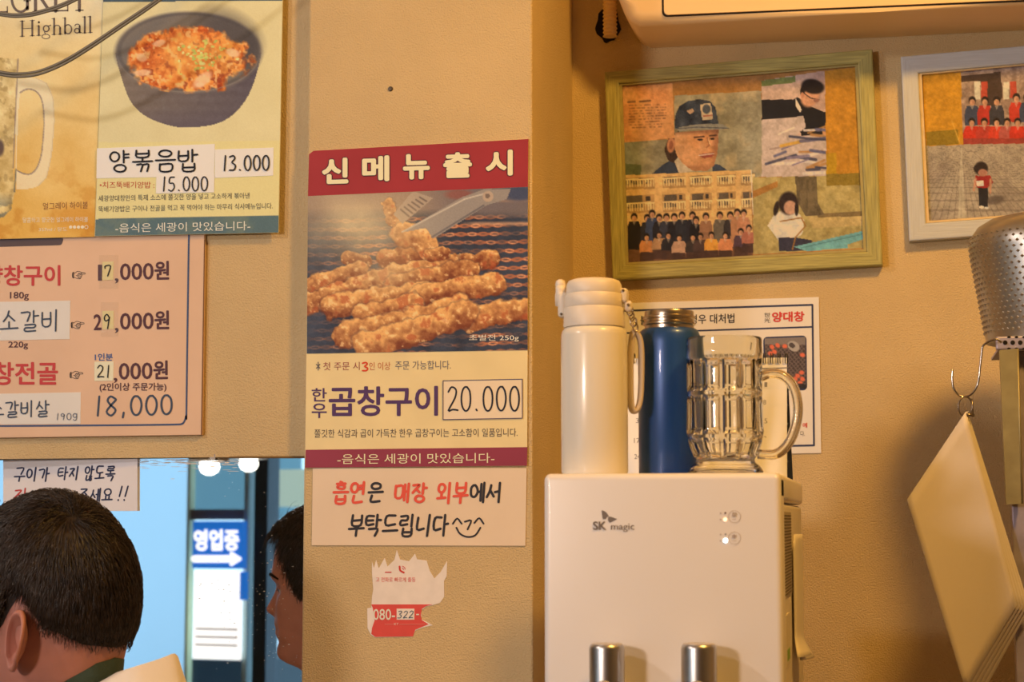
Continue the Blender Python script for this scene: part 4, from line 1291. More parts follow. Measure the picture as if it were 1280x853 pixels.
# paved square
fl = Y_ > 432
pt.mixin(fl * 1.0, (164, 140, 112))
vy = 425.0
depth = 1 / np.maximum(Y_ - vy + 6, 1)
gx = (X - 370) * depth * 11
pt.mixin(fl * (abs((gx % 1) - .5) > .42) * .45, (100, 82, 68))
gz = 260 * depth
pt.mixin(fl * (abs(((gz * 6) % 1) - .5) > .40) * .4 * np.clip((Y_ - 450) / 60, 0, 1), (100, 82, 68))
pt.mixin(fl * (abs(gx - .1) < .55) * .5, (200, 178, 142))
pt.mixin(fl * np.clip((fbm(X, Y_, 90, 3) - .5) * 2, 0, .3), (120, 98, 82))
# group of children in red under a tree
gk = (X > 370) & (Y_ <= 425)
pt.mixin(gk * 1.0, (176, 140, 112))
pt.mixin(gk * np.clip((fbm(X, Y_, 22, 13) - .4) * 3, 0, .7), (120, 92, 74))
Q([(370, 168), (470, 158), (520, 150), (528, 250), (505, 280), (470, 280), (458, 200), (430, 185), (370, 190)], (74, 54, 44))
for x in (420, 530, 640, 760):
    Q([(x, 190), (x + 22, 188), (x + 22, 255), (x, 258)], (206, 184, 150)); Q([(x + 26, 190), (x + 50, 188), (x + 50, 250), (x + 26, 252)], (180, 70, 50))
Q([(372, 400), (1100, 330), (1100, 420), (372, 428)], (150, 60, 48))
for i, x in enumerate((412, 460, 505, 580, 620, 680, 730, 790, 850, 910)):
    person_print(x, 265 - (x > 560) * 12, 15, [(64, 66, 78), (176, 52, 40), (60, 54, 56), (184, 56, 40)][i % 4], 90)
for i, x in enumerate((410, 458, 505, 545, 585, 640, 700, 760, 830, 900)):
    person_print(x, 345, 14, [(190, 52, 36), (178, 60, 46), (196, 60, 40), (172, 80, 66)][i % 4], 60, seat=True)
# orange tape area
Q([(215, 160), (368, 152), (378, 430), (235, 435)], (190, 128, 38)); Q([(236, 380), (356, 372), (360, 428), (240, 434)], (140, 106, 34))
pt.line([(335, 340), (365, 425)], 5, (206, 152, 60), .7)
# girl walking
E_(498, 640, 40, 16, (84, 68, 58), -.2, .6, .7)
Q([(434, 590), (472, 590), (472, 668), (440, 668)], (46, 40, 40)); Q([(425, 548), (480, 545), (492, 572), (470, 594), (432, 594), (418, 572)], (150, 44, 40))
pt.line([(425, 560), (418, 603)], 9, (190, 130, 96)); pt.line([(482, 562), (480, 612)], 9, (190, 130, 96))
E_(446, 520, 26, 26, (50, 38, 34)); E_(452, 536, 18, 14, (170, 112, 86)); E_(424, 520, 7, 12, (50, 38, 34))
Q([(428, 566), (456, 564), (456, 586), (430, 588)], (214, 190, 170)); E_(448, 667, 10, 5, (210, 190, 170)); E_(466, 670, 8, 4, (210, 190, 170))
pt.rgb *= (1 + .24 * (fbm(X, Y_, 9, 401, 3) - .5) + .2 * (fbm(X, Y_, 34, 411, 3) - .5))[..., None]
pt.rgb += (rng.random(pt.rgb.shape[:2])[..., None] - .5) * 10
pt.build('photographs', YP, 'R', PF, f2)
plate('glass', [(1150, 92), (1447, 65), (1458, 256), (1159, 278)], YP - .004, .0008, glass_pane_mat('picture_glass'), f2)

# --- laminated notice on the wall
YL = YC - .002
ln = thing('laminated_notice', 'white laminated notice with navy border behind the bottles', 'notice', tuple(P(900.0, 567.0, YC)))
plate('sheet', [(768, 379.5), (1023.5, 371.5), (1026.5, 566.5), (770, 572)], YL, .0014, mat('notice_white', pig((222, 202, 178), 'R', .86), .4), ln)
NV = ink((60, 58, 70), 'R'); BK = ink((58, 50, 46), 'R'); RR_ = ink((196, 62, 48), 'R')
strokes_mesh([[(768, 389), (1015.5, 381.2)], [(1015.5, 381.2), (1017.5, 557)], [(1017.5, 557), (772, 562)]], 2.3, YL, NV, ln, 'border_line')
strokes_mesh([[(768, 417), (1015.5, 408.8)]], 2.0, YL, NV, ln, 'border_line')
text('불', 800.5, 395, 808.5, 406.5, YL, BK, ln, bold=.012)
text('경우 대처법', 862, 393.6, 918, 405.6, YL, BK, ln, bold=.012, sl=-.03)
text('양대창', 965, 390, 1005.5, 403, YL, RR_, ln, bold=.035, sl=-.02)
text('世', 955, 391, 963, 396.5, YL, BK, ln, bold=.01)
text('光', 955, 397.5, 963, 403.5, YL, BK, ln, bold=.01)
text('에', 1003.3, 528.8, 1009, 535, YL, RR_, ln, bold=.02)
text('다.', 1000.5, 539, 1006, 545.5, YL, BK, ln)
plate('photo_border', rrect([(954, 421.5), (1008, 419.5), (1009, 488), (955, 489)], 5), YL - .0003, .0003, NV, ln)
q = [(955.8, 423.4), (1006.6, 421.4), (1007.4, 486), (956.5, 487)]
pt = Paint(q, 1.0)
X, Y_ = pt.X, pt.Y
pt.rgb[:] = (70, 56, 48)
pt.rgb += ((((X * .9 + Y_) % 5) < 1.6) | (((X - Y_ * .8) % 5) < 1.6))[..., None] * np.array([34, 26, 20])
pt.mixin((Y_ < 431) * .9, (128, 108, 90)); pt.mixin(pt.ell(992, 433, 8, 6, .5), (160, 140, 118)); pt.mixin(pt.ell(990, 432, 4, 3, .5), (80, 66, 56))
for (x, y) in ((965, 434), (972, 432), (981, 433), (963, 442), (1003, 444), (1002, 466), (997, 470), (1003, 474), (994, 474), (968, 440), (1000, 479)):
    pt.mixin(pt.ell(x, y, 3.2, 2.6, random.random(), .4), (206, 96, 62))
pt.mixin((Y_ > 480) * .8, (44, 38, 36))
pt.build('grill_photo', YL, 'R', PF, ln, lift=.0008)

# ================================================================== WATER DISPENSER AND WHAT STANDS ON IT
YD = 1.85
DX0, DX1 = float(P(679.5, 700.0, YD)[0]), float(P(977.5, 700.0, YD)[0])
ZT = float(P(830.0, 591.5, YD)[2])
YDB = 2.36
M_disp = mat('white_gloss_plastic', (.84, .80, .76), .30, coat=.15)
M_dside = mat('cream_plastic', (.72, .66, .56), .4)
wd = thing('water_dispenser', 'tall white water dispenser with two steel taps and status lights', 'water dispenser', ((DX0 + DX1) / 2, YD + .25, 0))
def dbox(name, x0, x1, y0, y1, z0, z1, m, bev=.01, seg=4, par=None):
    o = box(name, x0, x1, y0, y1, z0, z1, m, par or wd, bev, seg, True)
    o.data.set_sharp_from_angle(angle=math.radians(40))
    return o
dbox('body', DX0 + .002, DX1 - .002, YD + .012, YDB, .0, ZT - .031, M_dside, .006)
dbox('top_cover', DX0, DX1, YD + .004, YDB + .004, ZT - .030, ZT, M_disp, .006, 3)
dbox('front_panel', DX0, DX1, YD, YD + .06, .32, ZT - .0005, M_disp, .007, 5)
dbox('base', DX0, DX1, YD - .02, YDB, 0, .30, M_disp, .012)
# drip tray below the picture
dbox('drip_tray', DX0 + .04, DX1 - .04, YD - .09, YD + .01, .72, .75, mat('tray_grey', (.3, .3, .3), .4), .006)
M_steel = mat('brushed_steel', (.52, .50, .48), .32, metal=1.0, noise=(40, .12, (1, 1, .02)))
M_steelc = mat('tap_cap', (.62, .56, .50), .35, metal=.5)
for uc in (758.5, 873.5):
    c = p1(uc, 806, YD - .030)
    r = 21.8 * px(YD - .03) * 1.02
    tp = lathe('tap', [(r * .75, -.150), (r * .95, -.146), (r, -.12), (r, -.004), (r * .97, -.0015), (r * .9, 0)], tuple(c), M_steel, wd, 40)
    lathe('tap_cap', [(r * .9, 0), (r * .9, .0006), (r * .85, .0012)], tuple(c), M_steelc, tp, 40)
    dbox('tap_mount', c.x - r * .5, c.x + r * .5, YD - .03, YD + .004, c.z - .12, c.z - .03, M_disp, .004, 2, tp)
    tube('push_lever', [(c.x + .012 * math.cos(t), YD - .030 - r - .001, c.z - .049 + .012 * math.sin(t)) for t in np.linspace(0, PI2, 25)[:-1]], .0018, M_steelc, tp, 8, True)
# emblem and lettering on the front
YF = YD - .0002
LG = mat('logo_grey', (.20, .165, .14), .5)
c7 = lambda L: [(720 + a / 5.333, 620 + b / 5.333) for a, b in L]
plate('emblem', c7([(170, 97), (186, 101), (202, 112), (218, 134), (205, 142), (198, 156), (178, 155)]), YF - .0002, .0004, LG, wd)
plate('emblem', c7([(214, 139), (232, 140), (274, 155), (250, 168), (224, 180), (213, 165)]), YF - .0002, .0004, LG, wd)
text('SK', 741, 652, 757.6, 662.9, YF, LG, wd, bold=.03)
text('magic', 763.5, 654.6, 793, 665.2, YF, LG, wd, bold=.01)
FA = mat('faint_mark', (.60, .53, .47), .5)
def disc(name, u, v, r, m, par, th=.0006, n=20):
    return plate(name, [(u + r * math.cos(t), v + r * math.sin(t)) for t in np.linspace(0, PI2, n + 1)[:-1]], YF - th, th + .0002, m, par)
for v, ic in ((646.3, None), (673.0, '✱')):
    strokes_mesh([[(918 + 7.6 * math.cos(t), v + 7.6 * math.sin(t)) for t in np.linspace(0, PI2, 33)]], .55, YF, mat('button_ring', (.50, .42, .36), .5), wd, 'button_ring')
    if ic:
        text(ic, 914.5, v - 5, 920.8, v + .5, YF, mat('icon_brown', (.40, .32, .27), .5), wd, bold=.02)
    else:
        strokes_mesh([[(915.6 + d_, v - 5), (916.4 + d_, v - 3.4), (915.4 + d_, v - 1.8), (916.2 + d_, v - .2)] for d_ in (0, 2.0, 4.0)], .9, YF, mat('icon_brown', (.40, .32, .27), .5), wd, 'steam_icon')
    strokes_mesh([[(915.5, v + 3.2), (920, v + 3.2)]], .8, YF, FA, wd, 'icon_line')
    for du, dv in ((-17.3, -4.5), (-17.3, 3.4)):
        disc('indicator_mark', 918 + du, v + dv, 1.2, FA, wd, .0002, 10)
disc('indicator_dot', 906.6, 641.6, 1.2, mat('dark_dot', (.14, .06, .05), .5), wd, .0002, 12)
disc('indicator_dot', 906.8, 668.2, 1.1, mat('grey_dot', (.3, .26, .24), .5), wd, .0002, 12)
disc('indicator_light', 906.6, 649.8, 2.3, mat('led_orange', (1, .52, .30), .5, emit=2.2), wd)
disc('indicator_light', 906.9, 676.0, 2.9, mat('led_white', (.85, .95, 1.0), .5, emit=2.6), wd)
# louvre, sticker and cloth strip on the right side
xs = DX1 - .0016
def zfor(v, Y):
    return float(P(985.0, float(v), Y)[2])
lv = dbox('side_louvre', xs - .001, xs + .0012, 1.905, 2.06, zfor(745, 1.98), zfor(640, 1.98), mat('louvre_beige', (.42, .36, .27), .6), .0005, 1)
for k in range(26):
    z = zfor(742, 1.98) + k * (zfor(642, 1.98) - zfor(742, 1.98)) / 26
    box('louvre_slot', xs + .0008, xs + .0016, 1.91, 2.055, z, z + .0014, mat('slot_dark', (.12, .09, .06), .8), lv)
box('energy_sticker', xs, xs + .0012, 1.92, 2.00, zfor(832, 1.96), zfor(768, 1.96), mat('sticker_cream', (.70, .64, .5), .5), wd)
box('sticker_mark', xs + .001, xs + .0016, 1.935, 1.985, zfor(832, 1.96) + .006, zfor(832, 1.96) + .018, mat('sticker_green', (.22, .42, .06), .5), wd)
cl = thing('hanging_strip', 'thin white folded plastic strip hanging on the right side of the dispenser', 'plastic strip', (xs + .006, 2.16, zfor(820, 2.16)))
for s_, yy in ((0, 2.10), (1, 2.17)):
    z0, z1 = zfor(818 + 3 * s_, yy), zfor(668, yy)
    vs, fs = [], []
    n = 24
    for i in range(n + 1):
        t = i / n
        z = z0 + (z1 - z0) * t
        fl = .012 * max(0, 1 - t / .16) ** 1.3
        wdt = .030 + fl * 1.6 - .012 * max(0, (t - .93) / .07)
        for k in range(9):
            a = k / 8
            vs.append((xs + .0035 + .0055 * math.sin(math.pi * a) + fl * (.3 + .7 * math.sin(math.pi * a)), yy + (a - .5) * wdt * 2, z))
    for i in range(n):
        for k in range(8):
            a = i * 9 + k
            fs.append((a, a + 1, a + 10, a + 9))
    o = mesh('fold', vs, fs, mat('milky_plastic', (.78, .72, .62), .45), cl, True)
    md = o.modifiers.new('thickness', 'SOLIDIFY'); md.thickness = .0012

# --- white flask
M_flask = mat('cream_enamel', (.82, .76, .63), .25, coat=.3)
M_lid = mat('cream_lid', (.80, .71, .58), .42)
yb = 1.925
k = px(yb) * 1.02
b0 = p1(743.6, 600, yb); b0.z = ZT
fl = thing('white_flask', 'cream white insulated flask with flip lid and strap on the dispenser', 'flask', tuple(b0))
H = lambda v: (591.5 - v) * px(yb) * 1.0
R = 41.3 * k
lathe('body', [(R * .90, 0), (R * .97, .001), (R, .004), (R * 1.005, H(500)), (R * 1.0, H(416)), (R * .975, H(410)), (R * .92, H(406.5)), (R * .88, H(405))], tuple(b0), M_flask, fl, 64)
lathe('lid_base', [(38.0 * k, H(404.5)), (38.4 * k, H(402)), (37.4 * k, H(381)), (36.6 * k, H(379.6))], tuple(b0), M_lid, fl, 56)
lathe('lid_ring', [(35.8 * k, H(379.4)), (36.6 * k, H(378)), (36 * k, H(363)), (35.2 * k, H(362))], tuple(b0), M_lid, fl, 56)
lathe('lid_cap', [(34.6 * k, H(361.8)), (35.2 * k, H(360)), (34.4 * k, H(350)), (32 * k, H(345.2)), (27 * k, H(343.2)), (14 * k, H(342.4))], tuple(b0), M_lid, fl, 56)
lx = b0.x - 36 * k
lt = frombm('latch', box_bm(lx - 9 * k, lx + 3 * k, b0.y - .0085, b0.y + .0085, ZT + H(391), ZT + H(358), .004, 3), M_lid, fl, True)
tube('latch_tab', [(lx - 6.5 * k - .5 * k * s_, b0.y, ZT + H(v)) for s_, v in ((2.5, 376), (1, 365), (0, 356), (0, 348))], [.0048, .0060, .0056, .0058], M_lid, lt, 14)
lathe('latch_knob', [(.002, -.005), (.0052, -.003), (.006, 0), (.0050, .004), (.002, .006)], (lx - 6.5 * k, b0.y, ZT + H(348)), M_lid, lt, 16)
tube('latch_pin', [(lx - 4 * k, b0.y - .0092, ZT + H(387)), (lx - 4 * k, b0.y - .008, ZT + H(387))], .0014, mat('pin_dark', (.2, .15, .1), .5, metal=.7), lt, 10)
rx = b0.x + 36 * k
hg = frombm('hinge', box_bm(rx - 4 * k, rx + 7 * k, b0.y - .007, b0.y + .007, ZT + H(374), ZT + H(355), .0035, 3), M_lid, fl, True)
frombm('hinge_lug', box_bm(rx + 2 * k, rx + 12 * k, b0.y - .004, b0.y + .004, ZT + H(385), ZT + H(371), .003, 3), M_lid, hg, True)
for (du, v) in ((2, 358.5), (8, 377)):
    tube('hinge_pin', [(rx + du * k, b0.y - .0078, ZT + H(v)), (rx + du * k, b0.y - .003, ZT + H(v))], .0016, MATS['pin_dark'], hg, 10)
M_chr = mat('chain_metal', (.55, .48, .38), .25, metal=1)
for i in range(4):
    cz = ZT + H(384 + i * 7); cx = rx + (9 + i * 2.2) * k
    ring = [(cx + (.0022 if i % 2 else .0034) * math.cos(t), b0.y + (.0034 if i % 2 else .0006) * math.cos(t + .3), cz + .0052 * math.sin(t)) for t in np.linspace(0, PI2, 17)[:-1]]
    tube('chain_link', ring, .0009, M_chr, fl, 6, True)
sp_ = smooth_path([(rx + 12 * k, ZT + H(409)), (rx + 19 * k, ZT + H(418)), (rx + 21 * k, ZT + H(440)), (rx + 20 * k, ZT + H(485)), (rx + 17.5 * k, ZT + H(504)), (rx + 13 * k, ZT + H(511)), (rx + 9 * k, ZT + H(504)), (rx + 8 * k, ZT + H(470)), (rx + 9 * k, ZT + H(430))], 6, True)
tube('strap', [(p_[0], b0.y + .010 + .004 * math.sin(i * .12), p_[1]) for i, p_ in enumerate(sp_)], .0031, mat('strap_beige', (.60, .50, .38), .6), fl, 10, True, flat=1.8)

# --- blue bottle without its lid
yb = 1.985
k = px(yb) * 1.02
b1 = p1(838.3, 600, yb); b1.z = ZT
bl = thing('blue_bottle', 'dark blue steel bottle without lid, between the flask and the mug', 'bottle', tuple(b1))
R = 38.8 * k
H = lambda v: (590.5 - v) * px(yb) * 1.0
lathe('body', [(R * .9, 0), (R * .97, .001), (R, .004), (R, H(450)), (R * .995, H(424)), (R * .97, H(414)), (R * .92, H(408.5)), (R * .84, H(406))], tuple(b1), mat('blue_lacquer', (.018, .080, .30), .36, metal=.2, coat=.2), bl, 64)
rr = 30.5 * k
prof = [(rr, H(406)), (rr, H(402)), (rr * 1.06, H(400.5)), (rr * 1.06, H(398.5)), (rr, H(397)), (rr, H(394.5)), (rr * 1.06, H(393)), (rr * 1.06, H(391)), (rr, H(389.5)), (rr, H(385)), (rr * .98, H(383.6)), (rr * .90, H(383.4)), (rr * .9, H(400))]
lathe('neck', prof, tuple(b1), mat('warm_steel', (.52, .45, .36), .28, metal=1), bl, 56)

# --- glass beer mug
M_glass = mat('clear_mug_glass', (.985, .985, .975), .0, trans=1.0, ior=1.46)
yb = 1.925
k = px(yb) * 1.02
b2 = p1(907, 600, yb); b2.z = ZT + .0005
mg = thing('glass_mug', 'clear faceted glass beer mug with handle on the dispenser', 'mug', tuple(b2))
H = lambda v: (590.5 - v) * px(yb)
po = [(43, 590.5), (45.5, 589.5), (45.8, 587), (42, 581), (36.5, 576), (35.5, 572.5), (38, 568), (42, 557), (45, 547), (46.2, 543), (45.4, 520), (45.0, 495), (46, 491), (45, 486), (45, 452), (46.4, 445), (46.6, 441), (46.2, 430), (46.3, 423.5), (45.5, 421.2)]
prof = []
ppo = []
for a_, b_ in zip(po[:-1], po[1:]):
    for t in np.linspace(0, 1, 8)[:-1]:
        ppo.append((a_[0] + (b_[0] - a_[0]) * t, a_[1] + (b_[1] - a_[1]) * t))
ppo.append(po[-1])
NF = 12
def face(v, a_):
    """cut panels: flat facets, three rows"""
    fac = abs(((a_ / (2 * math.pi) * NF) % 1) - .5) * 2
    row = 0
    for lo, hi in ((449, 489), (494, 543), (547, 571)):
        if lo < v < hi:
            row = min(1, (v - lo) / 5, (hi - v) / 5)
    return row * (1.0 - 4.4 * (1 - min(1, max(0, (fac - .66) / .22))))
n = 192
vs, fs = [], []
for (r, v) in ppo:
    for j in range(n):
        a_ = 2 * math.pi * j / n
        rr = (r + face(v, a_)) * k
        vs.append((b2.x + rr * math.cos(a_), b2.y + rr * math.sin(a_), b2.z + H(v)))
inn = [(43.6, 421.2), (42.4, 424), (42, 444), (40.5, 452), (40.2, 540), (37, 556), (31, 568), (22, 571.5), (8, 572.5)]
for (r, v) in inn:
    for j in range(n):
        a_ = 2 * math.pi * j / n
        vs.append((b2.x + r * k * math.cos(a_), b2.y + r * k * math.sin(a_), b2.z + H(v)))
rows = len(ppo) + len(inn)
for i in range(rows - 1):
    for j in range(n):
        fs.append((i * n + j, i * n + (j + 1) % n, (i + 1) * n + (j + 1) % n, (i + 1) * n + j))
fs.append(tuple(range(n))[::-1]); fs.append(tuple((rows - 1) * n + j for j in range(n)))
o = mesh('cup', vs, fs, M_glass, mg, True); o.data.set_sharp_from_angle(angle=math.radians(38))
hp_ = smooth_path([(950, 470), (962, 466), (976, 468), (988, 479), (994, 497), (994.5, 518), (989, 541), (979, 558), (966, 566.5), (946, 566)], 6)
tube('handle', [(b2.x + (u - 907) * k, b2.y + .004, b2.z + H(v)) for u, v in hp_], 6.2 * k, M_glass, mg, 16, flat=1.35)

# --- desk calendar behind the mug
dc = thing('desk_calendar', 'spiral bound white desk calendar with blue stand behind the mug', 'calendar', (p1(890, 600, 2.14).x, 2.14, ZT))
tl, tr = P(786.0, 449.0, 2.135), P(990.0, 447.5, 2.135)
bl_, br_ = np.array([tl[0], 2.095, ZT + .0005]), np.array([P(984.0, 590.0, 2.10)[0], 2.095, ZT + .0005])
tr[0] = br_[0]
CN = np.cross(tr - tl, bl_ - tl); CN = CN / np.linalg.norm(CN)
if CN[1] > 0:
    CN = -CN
def PCal(u, v, off=.0016):
    d = rays(np.array(u, float), np.array(v, float))
    t = ((tl + CN * off - CO) @ CN) / (d @ CN)
    return CO + d * t[..., None]
M_cal = mat('calendar_paper', pig((232, 214, 178), 'R', .88), .65)
def slab(name, c4, n_, th, m, par):
    c4 = [np.array(x, float) for x in c4]
    b4 = [x + n_ * th for x in c4]
    return mesh(name, b4 + c4, [(0, 1, 2, 3), (7, 6, 5, 4), (0, 4, 5, 1), (1, 5, 6, 2), (2, 6, 7, 3), (3, 7, 4, 0)], m, par)
slab('page', [tl, tr, br_, bl_], CN, .0012, M_cal, dc)
M_blue = mat('calendar_blue', (.012, .035, .14), .45)
up = np.array([0, 0, .0])
bt = [tl + np.array([0, .003, 0]), tr + np.array([.0, .003, 0]), np.array([br_[0], 2.235, ZT + .0005]), np.array([bl_[0], 2.235, ZT + .0005])]
slab('stand', bt, np.array([0, .9, .3]), .0025, M_blue, dc)
slab('backing', [tl + np.array([0, .0003, 0]), tr + np.array([0, .0003, 0]), br_ + np.array([0, .003, 0]), bl_ + np.array([0, .003, 0])], -CN, .0016, mat('backing_grey', (.25, .22, .18), .6), dc)
CG = mat('calendar_line', pig((216, 194, 160), 'R'), .7); CT = mat('calendar_ink', pig((122, 106, 90), 'R'), .7)
for v in (486, 507.5, 531, 554, 578):
    strokes_mesh([[(788, v), (985, v - 1)]], .6, 0, CG, dc, 'ruled_line', where=PCal)
for u in (806, 832, 858, 884, 910, 936, 962):
    strokes_mesh([[(u, 470), (u, 588)]], .6, 0, CG, dc, 'ruled_line', where=PCal)
for tx, u, v in (('1', 955.5, 478), ('8', 954, 500), ('15', 952, 523.5), ('22', 951, 545.5), ('3', 795, 523), ('10', 793, 541.5), ('17', 792.5, 548), ('24', 793, 568)):
    if tx == '10':
        continue
    text(tx, u, v, u + 3.6 * len(tx), v + 6.0, 0, CT, dc, name='date', where=PCal)
strokes_mesh([[(952, 461), (968, 460.5), (984, 460)]], 1.4, 0, CT, dc, 'print_line', where=PCal)
M_wire = mat('black_wire', (.03, .028, .025), .35, metal=.5)
for i in range(22):
    u = 792 + i * 9.1
    c = PCal(u, 452.0, .0)
    for d_ in (-.0012, .0012):
        tube('spiral_ring', [(c[0] + d_, c[1] - .0005 + .0055 * math.sin(t), c[2] + .0035 + .0062 * math.cos(t)) for t in np.linspace(0, PI2, 13)[:-1]], .0006, M_wire, dc, 5, True)

# ================================================================== RACK AT THE RIGHT EDGE
YK = 2.30
M_rack = mat('galvanised', pig((150, 126, 116), 'R'), .5, metal=.3, noise=(40, .15))
M_brass = mat('dull_brass_metal', pig((150, 122, 70), 'R'), .45, metal=.5, noise=(30, .18))
M_hole = mat('hole_shadow', (.01, .008, .006), .9)
rk = thing('storage_rack', 'metal storage rack with perforated shelf rail and brass posts', 'rack', (p1(1300, 600, YK).x, YK, 0))
za, zb_ = P(1262.0, 437.0, YK)[2], P(1262.0, 420.5, YK)[2]
xa = P(1245.0, 430.0, YK)[0]
rl = box('shelf_rail', xa, xa + .34, YK, YK + .012, za, zb_, M_rack, rk, .002, 2)
box('shelf_plate', xa + .012, xa + .34, YK + .012, YK + .30, zb_ - .004, zb_ - .0005, M_rack, rk)
for i in range(16):
    u = 1256.5 + i * 9.4
    for j, vv in ((0, 428.5),):
        plate('rail_hole', [(u + 2.9 * math.cos(t), vv + 2.9 * math.sin(t)) for t in np.linspace(0, PI2, 15)[:-1]], YK - .0004, .0008, M_hole, rl)
    if i:
        plate('rail_hole', [(u - 4.7 + 2.3 * math.cos(t), 421.6 + 1.4 * math.sin(t)) for t in np.linspace(0, PI2, 11)[:-1]], YK - .0004, .0008, M_hole, rl)
        plate('rail_hole', [(u - 4.7 + 2.3 * math.cos(t), 436 + 1.4 * math.sin(t)) for t in np.linspace(0, PI2, 11)[:-1]], YK - .0004, .0008, M_hole, rl)
po_ = P(np.array([1249.5, 1271.5, 1277.0, 1258.0]), np.array([438.0, 436.0, 630.0, 631.0]), YK - .002)
slab('bracket', [po_[0], po_[1], po_[2], po_[3]], np.array([0, 1., 0]), .014, M_brass, rk)
tube('bracket_bead', [po_[1] + np.array([.0005, .001, 0]), po_[2] + np.array([.0005, .001, 0])], .0016, M_brass, rk, 8)
xq = P(1268.0, 750.0, YK + .02)[0]
box('post', xq, xq + .035, YK + .02, YK + .05, 0, za, M_rack, rk, .002)
box('post', xa + .30, xa + .335, YK + .24, YK + .27, 0, zb_ - .004, M_rack, rk, .002)
box('back_panel', P(1275.5, 600.0, YK + .1)[0], xa + .34, YK + .10, YK + .11, P(1280.0, 622.0, YK + .1)[2], za, mat('dark_panel', (.05, .04, .03), .6), rk)

# perforated steel strainer standing upside down on the rail
kc = px(YK) * 1.0
bc = p1(1311, 420.5, YK + .10)
bk_ = thing('perforated_strainer', 'silver perforated metal strainer on the rack rail at the right edge', 'strainer', (bc.x, bc.y, zb_))
M_tin = mat('tin_metal', (.46, .44, .40), .34, metal=.85, noise=(20, .1))
kk = px(YK + .1) * 1.02
pr = [(70, 420.0), (72.5, 414), (80.5, 360), (88, 312), (88.4, 302), (86, 291), (79, 281), (66, 273), (45, 268), (20, 266)]
BZ = lambda v: zb_ + (420.0 - v) * kk
lathe('bowl', [(r * kk, BZ(v)) for r, v in pr], (bc.x, bc.y, 0), M_tin, bk_, 72)
V_, F_ = [], []
for i in range(19):
    v = 408 - i * 6.3
    r = np.interp(-v, [-x[1] for x in pr], [x[0] for x in pr]) * kk
    for j in range(62):
        a_ = 2 * math.pi * (j + .5 * (i % 2)) / 62
        c = np.array([bc.x + r * math.cos(a_), bc.y + r * math.sin(a_), BZ(v)])
        rad = np.array([math.cos(a_), math.sin(a_), .12]); tg = np.array([-math.sin(a_), math.cos(a_), 0]); zz = np.array([0, 0, 1.0])
        o_ = len(V_)
        V_ += [c + tg * .0026, c + zz * .0022, c - tg * .0026, c - zz * .0022, c + rad * .0022 + zz * .0012]
        F_ += [(o_, o_ + 1, o_ + 4), (o_ + 1, o_ + 2, o_ + 4), (o_ + 2, o_ + 3, o_ + 4), (o_ + 3, o_, o_ + 4)]
o = mesh('punched_bumps', V_, F_, M_tin, bk_)
o['kind'] = 'stuff'
tube('rim_bead', [(bc.x + 71 * kk * math.cos(t), bc.y + 71 * kk * math.sin(t), zb_ + .0025) for t in np.linspace(0, PI2, 49)[:-1]], .0022, M_tin, bk_, 8, True)

# s-hook
ysH = 2.285
hk = tube('s_hook', [P(float(u), float(v), ysH) for u, v in smooth_path([(1252, 428.5), (1246, 424.5), (1237, 426.5), (1229, 432.5), (1227, 442), (1225, 460), (1222.5, 479), (1216.5, 490.5), (1208, 496), (1199, 494.5), (1192.5, 487), (1190.3, 476), (1190.6, 462)], 6)], .0014, mat('polished_steel', (.6, .57, .53), .18, metal=1), None, 10)
tag(hk, 'bent steel wire hook hanging from the perforated rack rail', 'hook')
# clip ring
cr_ = thing('binder_ring', 'small metal binder ring holding the hanging sheets on the hook', 'ring', tuple(P(1207.0, 520.0, ysH)))
M_ring = mat('ring_metal', (.35, .30, .24), .3, metal=1)
tube('ring', [P(1206.5 + 8.5 * math.cos(t), 508.5 + 12.5 * math.sin(t), ysH + .004 * math.cos(t)) for t in np.linspace(0, PI2, 33)[:-1]], .0011, M_ring, cr_, 8, True)
tube('clasp', [P(1203.0, 518.0, ysH - .003), P(1218.0, 519.5, ysH - .003)], .0016, M_ring, cr_, 8)
tube('clasp_pin', [P(1215.0, 499.0, ysH - .002), P(1216.0, 520.0, ysH - .002)], .0012, M_ring, cr_, 8)
# hanging sheets
hsx = thing('hanging_papers', 'sheaf of blank white sheets hanging by one corner from the hook', 'papers', tuple(P(1212.0, 853.0, ysH)))
M_sheetw = mat('hung_paper', (.76, .70, .64), .7, noise=(6, .03))
for s_ in range(5):
    C4 = [(1207 + s_ * .6, 515 - s_ * .2), (1133.5 + s_ * 3.2, 625 - s_ * 2), (1208 + s_ * 5.0, 866 + s_ * 1.2), (1272 + s_ * 4.0, 757 + s_ * 1.0)]
    g = 14
    yy = ysH - .006 + s_ * .0035
    vs, fs = [], []
    c4 = [P(float(u), float(v), yy) for u, v in C4]
    for i in range(g + 1):
        for j in range(g + 1):
            a_, b_ = i / g, j / g
            p_ = c4[0] * (1 - a_) * (1 - b_) + c4[1] * a_ * (1 - b_) + c4[2] * a_ * b_ + c4[3] * (1 - a_) * b_
            wv = .022 * math.sin(math.pi * (a_ - b_) * .5) * (a_ + b_) * .5 - .012 * (a_ * b_)
            vs.append(p_ + np.array([0, -wv * (1 - .04 * s_), 0]))
    for i in range(g):
        for j in range(g):
            q0 = i * (g + 1) + j
            fs.append((q0, q0 + 1, q0 + g + 2, q0 + g + 1))
    o = mesh('sheet', vs, fs, M_sheetw, hsx, True)
    md = o.modifiers.new('thickness', 'SOLIDIFY'); md.thickness = .0004

